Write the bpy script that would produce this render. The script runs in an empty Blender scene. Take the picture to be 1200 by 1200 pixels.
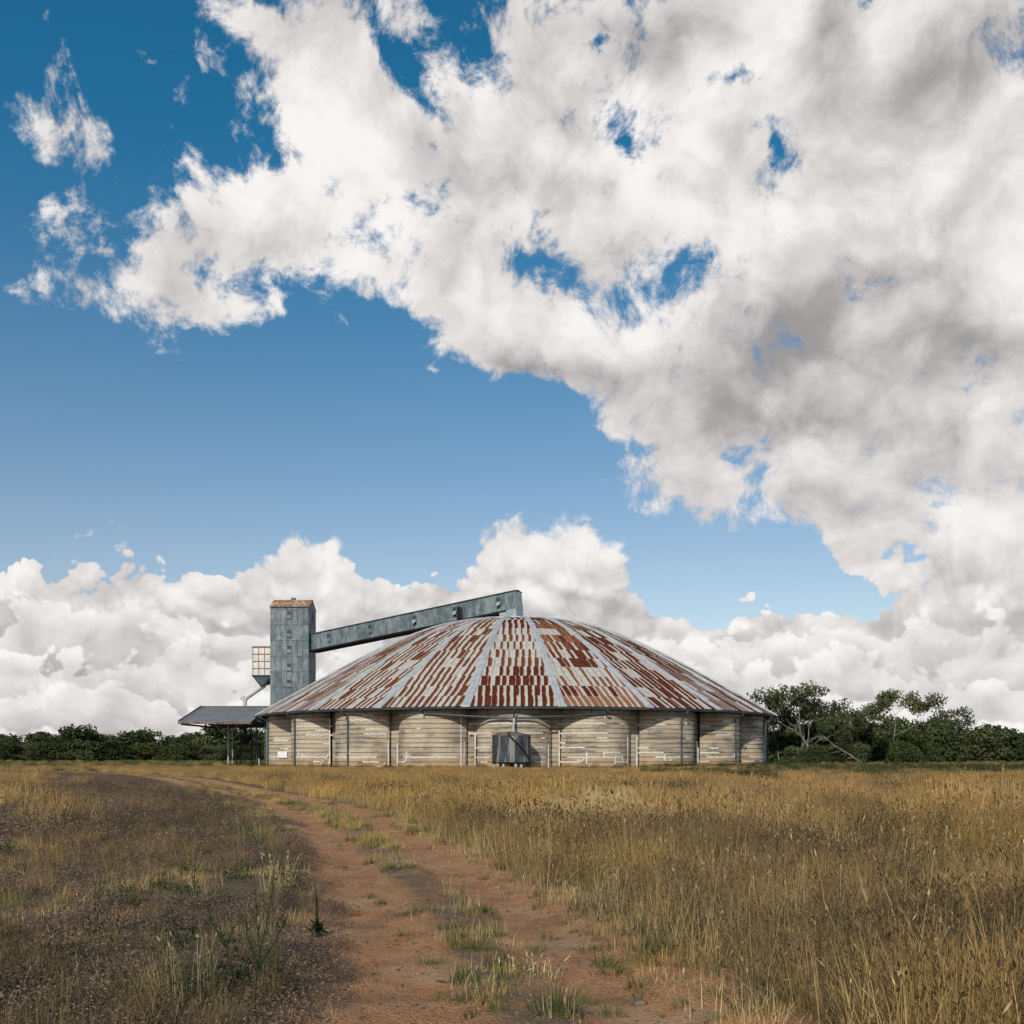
import bpy, bmesh, math, random
import numpy as np
from mathutils import Vector, Matrix, Euler, noise as mnoise

random.seed(7)
rng = np.random.default_rng(7)
scene = bpy.context.scene
COL = scene.collection
R = math.radians
F = 1167.0            # focal length in units of a 1200 wide frame (35 mm on 36 mm)
HZ = 885.0            # horizon row of that frame
EYE = 1.6

# ------------------------------------------------------------------ camera
cam_data = bpy.data.cameras.new('camera')
cam = bpy.data.objects.new('camera', cam_data)
COL.objects.link(cam)
cam.location = (0, 0, EYE)
cam.rotation_euler = (R(90), 0, 0)
cam_data.sensor_width = 36
cam_data.lens = 36 * F / 1200
cam_data.shift_y = (HZ - 600) / 1200
cam_data.clip_end = 5000
scene.camera = cam

# ------------------------------------------------------------------ view and renderer
scene.view_settings.view_transform = 'Standard'
scene.view_settings.look = 'None'
scene.view_settings.exposure = 0.0
scene.view_settings.gamma = 1
scene.view_settings.use_curve_mapping = False
scene.render.engine = 'CYCLES'
scene.cycles.max_bounces = 4
scene.cycles.diffuse_bounces = 2
scene.cycles.glossy_bounces = 2
scene.cycles.transmission_bounces = 2
scene.cycles.transparent_max_bounces = 4
scene.cycles.caustics_reflective = False
scene.cycles.caustics_refractive = False
scene.cycles.use_denoising = True
scene.cycles.use_adaptive_sampling = True
scene.cycles.adaptive_threshold = 0.02
scene.cycles.adaptive_min_samples = 8

# ------------------------------------------------------------------ sun
SUN_EL, SUN_AZ = 30.0, 196.0          # azimuth clockwise from +Y (the view axis): behind the camera, a little left
sun_data = bpy.data.lights.new('sun', 'SUN')
sun_data.energy = 3.3
sun_data.angle = R(1.0)
sun_data.color = (1.0, 0.93, 0.83)
sun = bpy.data.objects.new('sun', sun_data)
COL.objects.link(sun)
sd = Vector((math.sin(R(SUN_AZ)) * math.cos(R(SUN_EL)), math.cos(R(SUN_AZ)) * math.cos(R(SUN_EL)), math.sin(R(SUN_EL))))
sun.rotation_euler = sd.to_track_quat('Z', 'Y').to_euler()
sun.location = (-30, -40, 60)


# ------------------------------------------------------------------ node helper
class NT:
    def __init__(self, tree):
        self.t = tree
        self.n = tree.nodes
        self.l = tree.links

    def put(self, sock, v):
        if v is None:
            return
        if isinstance(v, bpy.types.NodeSocket):
            self.l.new(v, sock)
        else:
            try:
                sock.default_value = v
            except Exception:
                sock.default_value = tuple(v) + (1.0,)

    def node(self, kind, **kw):
        nd = self.n.new(kind)
        for k, v in kw.items():
            setattr(nd, k, v)
        return nd

    def m(self, op, a, b=None, c=None, clamp=False):
        nd = self.node('ShaderNodeMath', operation=op, use_clamp=clamp)
        for i, v in enumerate((a, b, c)):
            self.put(nd.inputs[i], v)
        return nd.outputs[0]

    def vm(self, op, a, b=None, scale=None):
        nd = self.node('ShaderNodeVectorMath', operation=op)
        self.put(nd.inputs[0], a)
        if b is not None:
            self.put(nd.inputs[1], b)
        if scale is not None:
            self.put(nd.inputs['Scale'], scale)
        return nd.outputs['Value'] if op in ('LENGTH', 'DOT_PRODUCT', 'DISTANCE') else nd.outputs['Vector']

    def rng(self, v, a, b, c=0.0, d=1.0, smooth=True):
        nd = self.node('ShaderNodeMapRange', interpolation_type='SMOOTHSTEP' if smooth else 'LINEAR', clamp=True)
        for i, x in enumerate((v, a, b, c, d)):
            self.put(nd.inputs[i], x)
        return nd.outputs[0]

    def mix(self, f, a, b, blend='MIX'):
        nd = self.node('ShaderNodeMix', data_type='RGBA', blend_type=blend)
        self.put(nd.inputs[0], f)
        self.put(nd.inputs[6], a)
        self.put(nd.inputs[7], b)
        return nd.outputs[2]

    def noise(self, vec, scale, detail=4, rough=0.5, dist=0.0, lac=2.0):
        nd = self.node('ShaderNodeTexNoise')
        self.put(nd.inputs['Vector'], vec)
        self.put(nd.inputs['Scale'], scale)
        self.put(nd.inputs['Detail'], detail)
        self.put(nd.inputs['Roughness'], rough)
        self.put(nd.inputs['Lacunarity'], lac)
        self.put(nd.inputs['Distortion'], dist)
        return nd.outputs['Fac']

    def voro(self, vec, scale, detail=0.0, rough=0.5, smooth=0.4, feature='SMOOTH_F1'):
        nd = self.node('ShaderNodeTexVoronoi', feature=feature)
        self.put(nd.inputs['Vector'], vec)
        self.put(nd.inputs['Scale'], scale)
        if 'Detail' in nd.inputs:
            self.put(nd.inputs['Detail'], detail)
            self.put(nd.inputs['Roughness'], rough)
        if feature == 'SMOOTH_F1':
            self.put(nd.inputs['Smoothness'], smooth)
        return nd.outputs['Distance']

    def mapping(self, vec, loc=(0, 0, 0), rot=(0, 0, 0), scale=(1, 1, 1), kind='POINT'):
        nd = self.node('ShaderNodeMapping', vector_type=kind)
        self.put(nd.inputs['Vector'], vec)
        nd.inputs['Location'].default_value = loc
        nd.inputs['Rotation'].default_value = rot
        nd.inputs['Scale'].default_value = scale
        return nd.outputs[0]


# ------------------------------------------------------------------ world: clear sky with clouds
world = bpy.data.worlds.new('World')
scene.world = world
world.use_nodes = True
world.cycles.sampling_method = 'MANUAL'
world.cycles.sample_map_resolution = 512
wt = NT(world.node_tree)
wt.n.clear()
sky = wt.node('ShaderNodeTexSky', sky_type='NISHITA')
sky.sun_disc = False
sky.sun_elevation = R(SUN_EL)
sky.sun_rotation = R(SUN_AZ)
sky.altitude = 300
sky.air_density = 1.0
sky.dust_density = 0.6
sky.ozone_density = 2.5
dirv = wt.node('ShaderNodeTexCoord').outputs['Generated']
sep = wt.node('ShaderNodeSeparateXYZ')
wt.put(sep.inputs[0], dirv)
dx, dy, dz = sep.outputs
az = wt.m('ARCTAN2', dx, dy)
hyp = wt.m('SQRT', wt.m('ADD', wt.m('MULTIPLY', dx, dx), wt.m('MULTIPLY', dy, dy)))
el = wt.m('ARCTAN2', dz, hyp)
comb = wt.node('ShaderNodeCombineXYZ')
wt.put(comb.inputs[0], az)
wt.put(comb.inputs[1], el)
wn = wt.node('ShaderNodeTexNoise')
wt.put(wn.inputs['Vector'], dirv)
wn.inputs['Scale'].default_value = 8
wn.inputs['Detail'].default_value = 4
# (azimuth, elevation) in radians, stirred so that no cloud keeps a drawn outline
P = wt.vm('ADD', comb.outputs[0], wt.vm('SCALE', wt.vm('SUBTRACT', wn.outputs['Color'], (.5, .5, .5)), scale=0.13))


def ae(X, Y):
    a = math.atan((X - 600) / F)
    return a, math.atan((HZ - Y) / F * math.cos(a))


def blobs(lst, acc=0.0):
    """sum of soft ellipses on the sky: (X, Y, half width, half height, tilt deg, weight)"""
    for X, Y, hw, hh, tilt, w in lst:
        a, e = ae(X, Y)
        s = math.cos(a)
        mp = wt.mapping(P, loc=(a, e, 0), rot=(0, 0, R(tilt)), scale=(1.5 * hw / F * s, 1.5 * hh / F * math.cos(e), 1), kind='TEXTURE')
        g = wt.node('ShaderNodeTexGradient', gradient_type='QUADRATIC_SPHERE')
        wt.put(g.inputs[0], mp)
        acc = wt.m('MULTIPLY_ADD', g.outputs['Fac'], w, acc)
    return acc

SKY_TINT = wt.mix(wt.rng(el, R(6), R(34)), (1.12, .98, .88, 1), (.16, .82, .95, 1))
SKY_STRENGTH = 0.112
# where the cloud masses stand (positive) and where clear sky opens between them (negative)
CLOUD = [
    # great upper mass
    (445, 175, 225, 105, -48, 2.1), (520, 250, 140, 90, -40, 1.5), (370, 75, 60, 60, 0, .8), (700, 130, 230, 170, 0, 1.5), (900, 120, 260, 190, 0, 1.7),
    (800, 320, 260, 90, -8, 1.3), (690, 385, 190, 50, -6, 1.2), (900, 420, 230, 90, 0, 1.6), (600, 230, 120, 90, -35, 1.0),
    (900, 555, 210, 85, -8, 1.9), (620, 405, 105, 46, -10, 1.3), (690, 445, 90, 40, -20, 1.0), (820, 480, 150, 70, 0, 1.2), (745, 510, 70, 40, 15, .7), (780, 590, 110, 32, -6, .9), (1130, 380, 260, 290, 0, 1.6), (914, 404, 90, 60, 0, 1.0), (1120, 120, 220, 200, 0, 1.2),
    # left arm and wisps
    (445, 288, 190, 54, -4, 1.7), (300, 290, 130, 48, 0, 1.6), (400, 265, 60, 30, 20, .5), (560, 320, 90, 45, -25, 1.0), (240, 375, 110, 44, 6, 1.6), (210, 300, 60, 40, 0, .9), (120, 330, 110, 70, 0, 1.1),
    (245, 228, 60, 46, -30, .95), (215, 190, 40, 30, 0, .6), (222, 100, 42, 44, 0, .8), (310, 20, 48, 28, -25, 1.0), (335, 235, 50, 26, 20, .7), (485, 18, 55, 45, 0, .95), (60, 130, 90, 60, 0, .7),
    # small loose puffs
    (540, 540, 24, 13, -40, .85), (510, 422, 24, 12, -40, .9), (585, 523, 12, 8, 0, .8), (640, 515, 36, 14, 28, .75), (872, 652, 18, 13, 0, 1.6), (880, 711, 56, 10, 6, 1.3), (355, 378, 24, 12, -30, .5),
    # cumulus bank low on the horizon
    (640, 668, 105, 80, 0, 1.9), (700, 690, 100, 80, 0, 1.2), (590, 665, 48, 40, 0, .9), (400, 672, 50, 46, 0, 1.3), (260, 695, 160, 60, 0, 1.8), (470, 698, 140, 50, 0, 1.8), (330, 720, 240, 60, 0, 1.2),
    (330, 800, 420, 140, 0, 1.9), (300, 860, 1100, 110, 0, 2.4), (900, 860, 1100, 110, 0, 2.4), (640, 800, 340, 120, 0, 2.0), (800, 775, 150, 66, 0, 1.6), (950, 800, 300, 100, 0, 2.0), (990, 660, 60, 44, 0, 1.5),
    (1150, 690, 130, 80, 0, 1.1), (60, 700, 190, 80, 0, 1.3), (1300, 760, 300, 160, 0, 1.4), (-150, 760, 300, 150, 0, 1.4),
    # clear sky
    (465, 45, 52, 42, -20, -1.2), (505, 78, 40, 40, -30, -1.2), (520, 165, 15, 28, 5, -1.3), (632, 302, 50, 30, -20, -1.35), (795, 300, 52, 36, 10, -1.3), (866, 100, 36, 20, 12, -1.5),
    (905, 160, 22, 30, -10, -1.2), (730, 178, 18, 26, 0, -1.2), (706, 60, 36, 22, 0, -.9), (786, 235, 18, 24, 20, -.9), (440, 276, 34, 18, 20, -.9), (488, 288, 20, 20, 0, -.7),
    (872, 555, 30, 22, 10, -1.0), (770, 515, 26, 26, 20, -.9), 
    (400, 510, 370, 120, -4, -1.5), (500, 585, 150, 60, 0, -.8), (880, 692, 150, 50, -10, -2.0), (780, 650, 40, 40, 0, -.5), (250, 120, 90, 110, 0, -.6), (60, 520, 220, 100, 0, -.9),
]
GREY = [
    (660, 170, 130, 44, -52, .75), (540, 215, 150, 55, -45, .4), (800, 60, 120, 60, 20, .8), (980, 40, 60, 60, 0, .9), (930, 425, 260, 90, 6, .50), (970, 515, 170, 60, -10, .9), (760, 425, 150, 50, 10, .3),
    (650, 420, 120, 40, -8, .35), (930, 590, 170, 34, 0, .5), (600, 420, 110, 26, -6, .35), (720, 40, 120, 60, 0, .45), (940, 300, 120, 60, 30, .35), (1130, 420, 200, 120, 0, .7), (1120, 100, 160, 90, 0, .6),
    (230, 770, 110, 36, 0, .7), (240, 720, 90, 20, 0, .35), (670, 705, 85, 18, -10, .55), (720, 720, 60, 14, 0, .35), (500, 740, 160, 30, 0, .45), (880, 790, 200, 22, 0, .55), (830, 755, 100, 14, -8, .4), (40, 760, 160, 40, 0, .5),
]
# away from the view the sky goes on in the same broken way
aside = wt.m('MAXIMUM', wt.rng(wt.m('ABSOLUTE', az), R(36), R(56)), wt.rng(el, R(40), R(54)))
cov = blobs([c for c in CLOUD if c[5] > 0], wt.m('MULTIPLY_ADD', aside, .26, -.20))
low = wt.rng(el, R(9), R(14), 1.0, 0.0)          # 1 in the cumulus bank, 0 in the torn upper cloud
hi = wt.m('SUBTRACT', 1.0, low)
cov = wt.m('SMOOTH_MIN', cov, wt.m('MULTIPLY_ADD', low, 1.0, .86), .35)      # a mass is never more than thick: its inside keeps its structure
cov = blobs([(c[0], c[1], c[2] * 1.15, c[3] * 1.15, c[4], c[5] * (.62 if c[2] < 60 else 1)) for c in CLOUD if c[5] < 0], cov)
cov = wt.m('MAXIMUM', cov, -1.0)
# domain warp, then fine structure
w1 = wt.node('ShaderNodeTexNoise')
wt.put(w1.inputs['Vector'], dirv)
w1.inputs['Scale'].default_value = 10
w1.inputs['Detail'].default_value = 2
warp = wt.vm('SCALE', wt.vm('SUBTRACT', w1.outputs['Color'], (.5, .5, .5)), scale=0.06)
Q = wt.vm('ADD', dirv, warp)
fA = wt.noise(Q, 14, 10, .68)
fB = wt.noise(wt.vm('ADD', Q, (-0.010, 0.0, 0.022)), 14, 4, .55)
gA = wt.noise(Q, 6.5, 3, .5)
gB = wt.noise(wt.vm('ADD', Q, (-0.02, 0.0, 0.055)), 6.5, 2, .5)
Vq = wt.mapping(Q, scale=(1, 1, 1.2))
vA = wt.voro(Vq, 17, 3.0, .62, feature='F1')
vB = wt.voro(wt.vm('ADD', Vq, (-0.007, 0, 0.018)), 17, 1.0, .5, feature='F1')
big = wt.noise(dirv, 4.0, 2, .5)
nA = wt.m('SUBTRACT', fA, .5)
bil = wt.m('SUBTRACT', .55, vA)
lower = wt.m('MULTIPLY_ADD', nA, .8, wt.m('MULTIPLY', bil, 1.25))
struct_n = wt.m('ADD', wt.m('MULTIPLY', wt.m('MULTIPLY', nA, 4.0), hi), wt.m('MULTIPLY', lower, low))
dens = wt.m('ADD', wt.m('ADD', cov, struct_n), wt.m('MULTIPLY', wt.m('SUBTRACT', big, .5), .8))
edge = wt.m('MULTIPLY_ADD', low, -.52, .60)
alpha = wt.rng(dens, 0.0, edge)
# light and shade inside the cloud: thicker towards the sun means darker here
gM = wt.m('MULTIPLY', wt.m('SUBTRACT', gA, gB), 1.5)
gU = wt.m('ADD', wt.m('MULTIPLY', wt.m('SUBTRACT', fA, fB), 1.15), gM)
gL = wt.m('ADD', wt.m('MULTIPLY', wt.m('SUBTRACT', vB, vA), .42), wt.m('MULTIPLY', wt.m('SUBTRACT', .60, vA), .12))
grad = wt.m('ADD', wt.m('MULTIPLY', gU, wt.m('MULTIPLY_ADD', hi, .70, .30)), wt.m('MULTIPLY', gL, low))
grey = blobs(GREY, 0.0)
greyn = wt.m('MULTIPLY', grey, wt.m('MULTIPLY_ADD', gA, 1.9, .05))
lum = wt.m('ADD', wt.m('SUBTRACT', wt.m('MULTIPLY_ADD', low, .11, .78), wt.m('MULTIPLY', greyn, .50)), wt.m('MULTIPLY', grad, wt.rng(el, R(1), R(7), .38, .66)))
lum = wt.m('SMOOTH_MAX', wt.m('SMOOTH_MIN', lum, .95, .12), wt.m('MULTIPLY_ADD', low, .12, .36), .12)
# the bank stands in ranks: nearer, lower heaps in front of farther ones, each bright along its heads and greyer below
relief = wt.m('MULTIPLY_ADD', wt.m('SUBTRACT', vB, vA), .22, wt.m('MULTIPLY', wt.m('SUBTRACT', fA, fB), .75))
for k, (top_, amp_, fr_) in enumerate(((8.2, 6.0, 5.0), (6.6, 5.0, 6.5), (4.2, 3.6, 8.0), (2.2, 2.2, 10.0))):
    hv = wt.node('ShaderNodeCombineXYZ')
    wt.put(hv.inputs[0], az)
    wt.put(hv.inputs[1], wt.m('MULTIPLY', el, .35))
    hv.inputs[2].default_value = 3.7 * k + 1.3
    ht = wt.noise(hv.outputs[0], fr_, 6, .55)
    tops = wt.m('MULTIPLY_ADD', wt.m('SUBTRACT', ht, .5), R(amp_ * 2), R(top_))
    bumps = wt.m('ADD', wt.m('MULTIPLY', bil, R(2.3 - .3 * k)), wt.m('MULTIPLY', nA, R(2.6 - .3 * k)))
    dk = wt.m('ADD', wt.m('SUBTRACT', tops, el), bumps)
    ak = wt.m('MULTIPLY', wt.rng(dk, 0.0, R(.42)), low)
    lk = wt.rng(dk, 0.0, R(3.6 - .5 * k), .97, .64 + .03 * k, smooth=False)
    lk = wt.m('SUBTRACT', wt.m('ADD', lk, relief), wt.m('MULTIPLY', greyn, .14))
    lk = wt.m('MAXIMUM', wt.m('MINIMUM', lk, .95), .46)
    lum = wt.m('MULTIPLY_ADD', wt.m('SUBTRACT', lk, lum), ak, lum)
    alpha = wt.m('MAXIMUM', alpha, ak)
warmth = wt.rng(lum, .3, .9)
ccol = wt.mix(warmth, (.95, .90, .90, 1), (1.0, .965, .945, 1))
bg_c = wt.node('ShaderNodeBackground')
wt.put(bg_c.inputs[0], ccol)
wt.put(bg_c.inputs[1], lum)
bg_s = wt.node('ShaderNodeBackground')
wt.put(bg_s.inputs[0], wt.mix(1.0, sky.outputs[0], SKY_TINT, 'MULTIPLY'))
bg_s.inputs[1].default_value = SKY_STRENGTH
ms = wt.node('ShaderNodeMixShader')
wt.put(ms.inputs[0], alpha)
wt.put(ms.inputs[1], bg_s.outputs[0])
wt.put(ms.inputs[2], bg_c.outputs[0])
wo = wt.node('ShaderNodeOutputWorld')
wt.put(wo.inputs[0], ms.outputs[0])

# ------------------------------------------------------------------ mesh and object helpers
def tag(o, label=None, cat=None, group=None, kind=None):
    for k, v in (('label', label), ('category', cat), ('group', group), ('kind', kind)):
        if v:
            o[k] = v
    return o


def empty(name, loc=(0, 0, 0), rz=0.0, **kw):
    o = bpy.data.objects.new(name, None)
    o.empty_display_size = 0.3
    o.location = loc
    o.rotation_euler = (0, 0, rz)
    COL.objects.link(o)
    return tag(o, **kw)


class MB:
    """collects faces of one mesh; uv per corner and one colour per face are optional"""
    def __init__(self):
        self.v, self.f, self.uv, self.c, self.mi = [], [], [], [], []

    def face(self, pts, uv=None, c=None, mi=0):
        b = len(self.v)
        self.v.extend(tuple(p) for p in pts)
        self.f.append(tuple(range(b, b + len(pts))))
        self.uv.append(uv)
        self.c.append(c)
        self.mi.append(mi)

    def grid(self, rows, close=False, c=None):
        """rows of points, shared vertices"""
        b = len(self.v)
        n = len(rows[0])
        for r in rows:
            self.v.extend(tuple(p) for p in r)
        for i in range(len(rows) - 1):
            for j in range(n if close else n - 1):
                k = (j + 1) % n
                self.f.append((b + i * n + j, b + i * n + k, b + (i + 1) * n + k, b + (i + 1) * n + j))
                self.uv.append(None)
                self.c.append(c)
                self.mi.append(0)

    def box(self, lo, hi, mat=None, c=None):
        x0, y0, z0 = lo
        x1, y1, z1 = hi
        p = [Vector(q) for q in ((x0, y0, z0), (x1, y0, z0), (x1, y1, z0), (x0, y1, z0), (x0, y0, z1), (x1, y0, z1), (x1, y1, z1), (x0, y1, z1))]
        if mat is not None:
            p = [mat @ q for q in p]
        b = len(self.v)
        self.v.extend(tuple(q) for q in p)
        for f in ((0, 3, 2, 1), (4, 5, 6, 7), (0, 1, 5, 4), (1, 2, 6, 5), (2, 3, 7, 6), (3, 0, 4, 7)):
            self.f.append(tuple(b + i for i in f))
            self.uv.append(None)
            self.c.append(c)
            self.mi.append(0)
        return self

    def bar(self, a, b, w, h=None, up=(0, 0, 1)):
        """rectangular bar from a to b"""
        a, b = Vector(a), Vector(b)
        h = w if h is None else h
        d = (b - a)
        L = d.length
        d.normalize()
        u = Vector(up)
        if abs(d.dot(u)) > .98:
            u = Vector((0, 1, 0))
        s = d.cross(u).normalized()
        u = s.cross(d)
        m = Matrix((s, d, u)).transposed().to_4x4()
        m.translation = a
        return self.box((-w / 2, 0, -h / 2), (w / 2, L, h / 2), m)

    def tube(self, pts, rad, n=8, cap=True):
        """round tube along points; rad a number or a list"""
        pts = [Vector(p) for p in pts]
        rad = rad if hasattr(rad, '__len__') else [rad] * len(pts)
        rings = []
        prev = None
        for i, p in enumerate(pts):
            d = (pts[min(i + 1, len(pts) - 1)] - pts[max(i - 1, 0)]).normalized()
            if prev is None:
                s = d.cross(Vector((0, 0, 1)) if abs(d.z) < .9 else Vector((1, 0, 0))).normalized()
            else:
                s = (prev - d * prev.dot(d)).normalized()
            prev = s
            t = d.cross(s)
            rings.append([p + (s * math.cos(2 * math.pi * k / n) + t * math.sin(2 * math.pi * k / n)) * rad[i] for k in range(n)])
        self.grid(rings, close=True)
        if cap:
            self.face(list(reversed(rings[0])))
            self.face(rings[-1])
        return self

    def mesh(self, name, smooth=False):
        me = bpy.data.meshes.new(name)
        me.from_pydata(self.v, [], self.f)
        if any(u is not None for u in self.uv):
            lay = me.uv_layers.new(name='UVMap')
            arr = np.zeros((len(me.loops), 2), dtype=np.float32)
            i = 0
            for f, u in zip(self.f, self.uv):
                if u is not None:
                    arr[i:i + len(f)] = u
                i += len(f)
            lay.data.foreach_set('uv', arr.ravel())
        if any(c is not None for c in self.c):
            at = me.attributes.new('tone', 'FLOAT_COLOR', 'FACE')
            arr = np.zeros((len(me.polygons), 4), dtype=np.float32)
            for i, c in enumerate(self.c):
                if c is not None:
                    arr[i] = c
            at.data.foreach_set('color', arr.ravel())
        if any(self.mi):
            me.polygons.foreach_set('material_index', self.mi)
        if smooth:
            me.polygons.foreach_set('use_smooth', [True] * len(me.polygons))
        me.update()
        return me

    def build(self, name, mat, parent=None, smooth=False, **kw):
        me = self.mesh(name, smooth)
        for mm in (mat if isinstance(mat, (list, tuple)) else [mat]):
            me.materials.append(mm)
        o = bpy.data.objects.new(name, me)
        COL.objects.link(o)
        o.parent = parent
        return tag(o, **kw)


def link_copy(me, name, parent=None, **kw):
    o = bpy.data.objects.new(name, me)
    COL.objects.link(o)
    o.parent = parent
    return tag(o, **kw)


# ------------------------------------------------------------------ materials
def material(name, rough=.85, spec=.25):
    m = bpy.data.materials.new(name)
    m.use_nodes = True
    t = NT(m.node_tree)
    b = m.node_tree.nodes['Principled BSDF']
    b.inputs['Roughness'].default_value = rough
    b.inputs['Specular IOR Level'].default_value = spec
    return m, t, b


def objco(t):
    return t.node('ShaderNodeTexCoord').outputs['Object']


def attr(t, name):
    return t.node('ShaderNodeAttribute', attribute_name=name)


def bump(t, b, h, strength=.4, dist=.02):
    nd = t.node('ShaderNodeBump')
    nd.inputs['Strength'].default_value = strength
    nd.inputs['Distance'].default_value = dist
    t.put(nd.inputs['Height'], h)
    t.put(b.inputs['Normal'], nd.outputs[0])


def mottled(name, c0, c1, scale=3.0, rough=.8, metal=0.0, spec=.25, detail=5, bmp=0.0, c2=None, stretch=(1, 1, 1), thr=(.38, .62), rust=None):
    """two-tone weathered surface; optional second tone and rust specks"""
    m, t, b = material(name, rough, spec)
    co = t.mapping(objco(t), scale=stretch)
    n = t.noise(co, scale, detail, .6)
    col = t.mix(t.rng(n, *thr), c0 + (1,), c1 + (1,))
    if c2:
        n2 = t.noise(co, scale * 4.3, 4, .6)
        col = t.mix(t.rng(n2, .52, .7), col, c2 + (1,))
    if rust:
        n3 = t.noise(co, scale * 2.1, 6, .7)
        col = t.mix(t.rng(n3, rust, rust + .1), col, (.26, .10, .04, 1))
    t.put(b.inputs['Base Color'], col)
    b.inputs['Metallic'].default_value = metal
    if bmp:
        bump(t, b, n, bmp)
    return m


# old galvanised sheets whose zinc has gone in strips: tone = (share of the sheet that rusted, random, depth of the rust)
def roof_sheet_material():
    m, t, b = material('rusted_roof_sheet', .62, .3)
    uv = t.node('ShaderNodeUVMap').outputs[0]
    s = t.node('ShaderNodeSeparateXYZ')
    t.put(s.inputs[0], uv)
    u, v = s.outputs[0], s.outputs[1]
    tone = t.node('ShaderNodeSeparateColor')
    t.put(tone.inputs[0], attr(t, 'tone').outputs['Color'])
    cov, rnd, deep = tone.outputs
    co = objco(t)
    n1 = t.noise(co, 1.7, 6, .65)
    n2 = t.noise(co, 7.0, 6, .72)
    nz = t.m('ADD', t.m('MULTIPLY', t.m('SUBTRACT', n1, .5), .75), t.m('MULTIPLY', t.m('SUBTRACT', n2, .5), .75))
    # rust eats in from one side lap and, at the ends, from the end laps
    d = t.m('SUBTRACT', cov, u)
    endl = t.m('MULTIPLY', t.m('ABSOLUTE', t.m('SUBTRACT', v, .5)), -.16)
    d = t.m('ADD', t.m('ADD', d, endl), t.m('MULTIPLY', nz, t.m('MULTIPLY_ADD', rnd, .35, .28)))
    halo = t.rng(d, -.14, .0)
    core = t.rng(d, -.03, .08)
    zinc = t.mix(t.rng(n1, .35, .65), (.42, .40, .36, 1), (.58, .545, .485, 1))
    zinc = t.mix(t.m('MULTIPLY', rnd, .35), zinc, (.60, .55, .485, 1))
    stain = t.rng(n2, .52, .72)
    zinc = t.mix(t.m('MULTIPLY', stain, .35), zinc, (.33, .23, .15, 1))
    orange = t.mix(t.rng(n2, .35, .65), (.44, .185, .060, 1), (.26, .085, .028, 1))
    dark = t.mix(t.rng(n1, .3, .7), (.058, .015, .010, 1), (.130, .033, .016, 1))
    col = t.mix(t.m('MULTIPLY', halo, .9), zinc, orange)
    col = t.mix(t.m('MULTIPLY', core, deep), col, dark)
    t.put(b.inputs['Base Color'], col)
    t.put(b.inputs['Metallic'], t.m('MULTIPLY', t.m('SUBTRACT', 1.0, halo), .10))
    t.put(b.inputs['Roughness'], t.m('MULTIPLY_ADD', halo, .3, .6))
    t.put(b.inputs['Specular IOR Level'], t.m('MULTIPLY_ADD', halo, -.22, .25))
    wv = t.m('SINE', t.m('MULTIPLY', u, 2 * math.pi * 9))
    bump(t, b, wv, .35, .02)
    return m


def concrete_material():
    m, t, b = material('lift_cast_concrete', .94, .10)
    co = objco(t)
    s = t.node('ShaderNodeSeparateXYZ')
    t.put(s.inputs[0], co)
    z = s.outputs[2]
    n = t.noise(co, .45, 6, .6)
    fine = t.noise(co, 5.0, 6, .7)
    hz = t.noise(t.mapping(co, scale=(.22, .22, 2.6)), 1.5, 6, .65)       # streaks left along the lifts
    vt = t.noise(t.mapping(co, scale=(1.2, 1.2, .2)), 1.3, 5, .6)         # run-off
    blot = t.noise(t.mapping(co, scale=(.30, .30, .42)), .9, 4, .55)      # where mould has taken hold
    col = t.mix(t.rng(hz, .30, .70), (.39, .305, .212, 1), (.60, .505, .38, 1))
    col = t.mix(t.m('MULTIPLY', t.rng(n, .4, .62), .4), col, (.46, .40, .315, 1))
    col = t.mix(t.m('MULTIPLY', t.rng(fine, .52, .72), .4), col, (.20, .165, .13, 1))
    ph = t.m('FRACT', t.m('DIVIDE', t.m('SUBTRACT', z, JOINT0), LIFT))    # 0 just above a joint, 1 just below the next
    foot = t.rng(ph, .42, .0)
    mould = t.m('MULTIPLY', t.rng(blot, .43, .60), t.m('ADD', t.rng(hz, .40, .60), t.m('MULTIPLY', foot, .35)))
    col = t.mix(t.m('MULTIPLY', t.m('MINIMUM', mould, 1.0), .66), col, (.060, .056, .050, 1))
    run = t.m('MULTIPLY', t.rng(vt, .52, .66), t.rng(n, .45, .6))
    col = t.mix(t.m('MULTIPLY', run, .35), col, (.13, .115, .095, 1))
    # red soil splashed up and blown against the foot
    splash = t.m('ADD', z, t.m('MULTIPLY', t.m('SUBTRACT', n, .5), 3.2))
    col = t.mix(t.rng(splash, 1.9, .5, 0, .6), col, (.40, .235, .11, 1))
    # grime caught along the joints, broken and uneven
    line = t.rng(t.m('ABSOLUTE', t.m('SUBTRACT', t.m('FRACT', t.m('ADD', ph, .5)), .5)), .02, .17, 1, 0)
    col = t.mix(t.m('MULTIPLY', line, t.rng(t.m('ADD', t.m('MULTIPLY', fine, .4), t.m('MULTIPLY', hz, .6)), .38, .58, .15, .85)), col, (.105, .085, .068, 1))
    t.put(b.inputs['Base Color'], col)
    bump(t, b, t.m('ADD', fine, hz), .6, .04)
    return m


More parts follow.
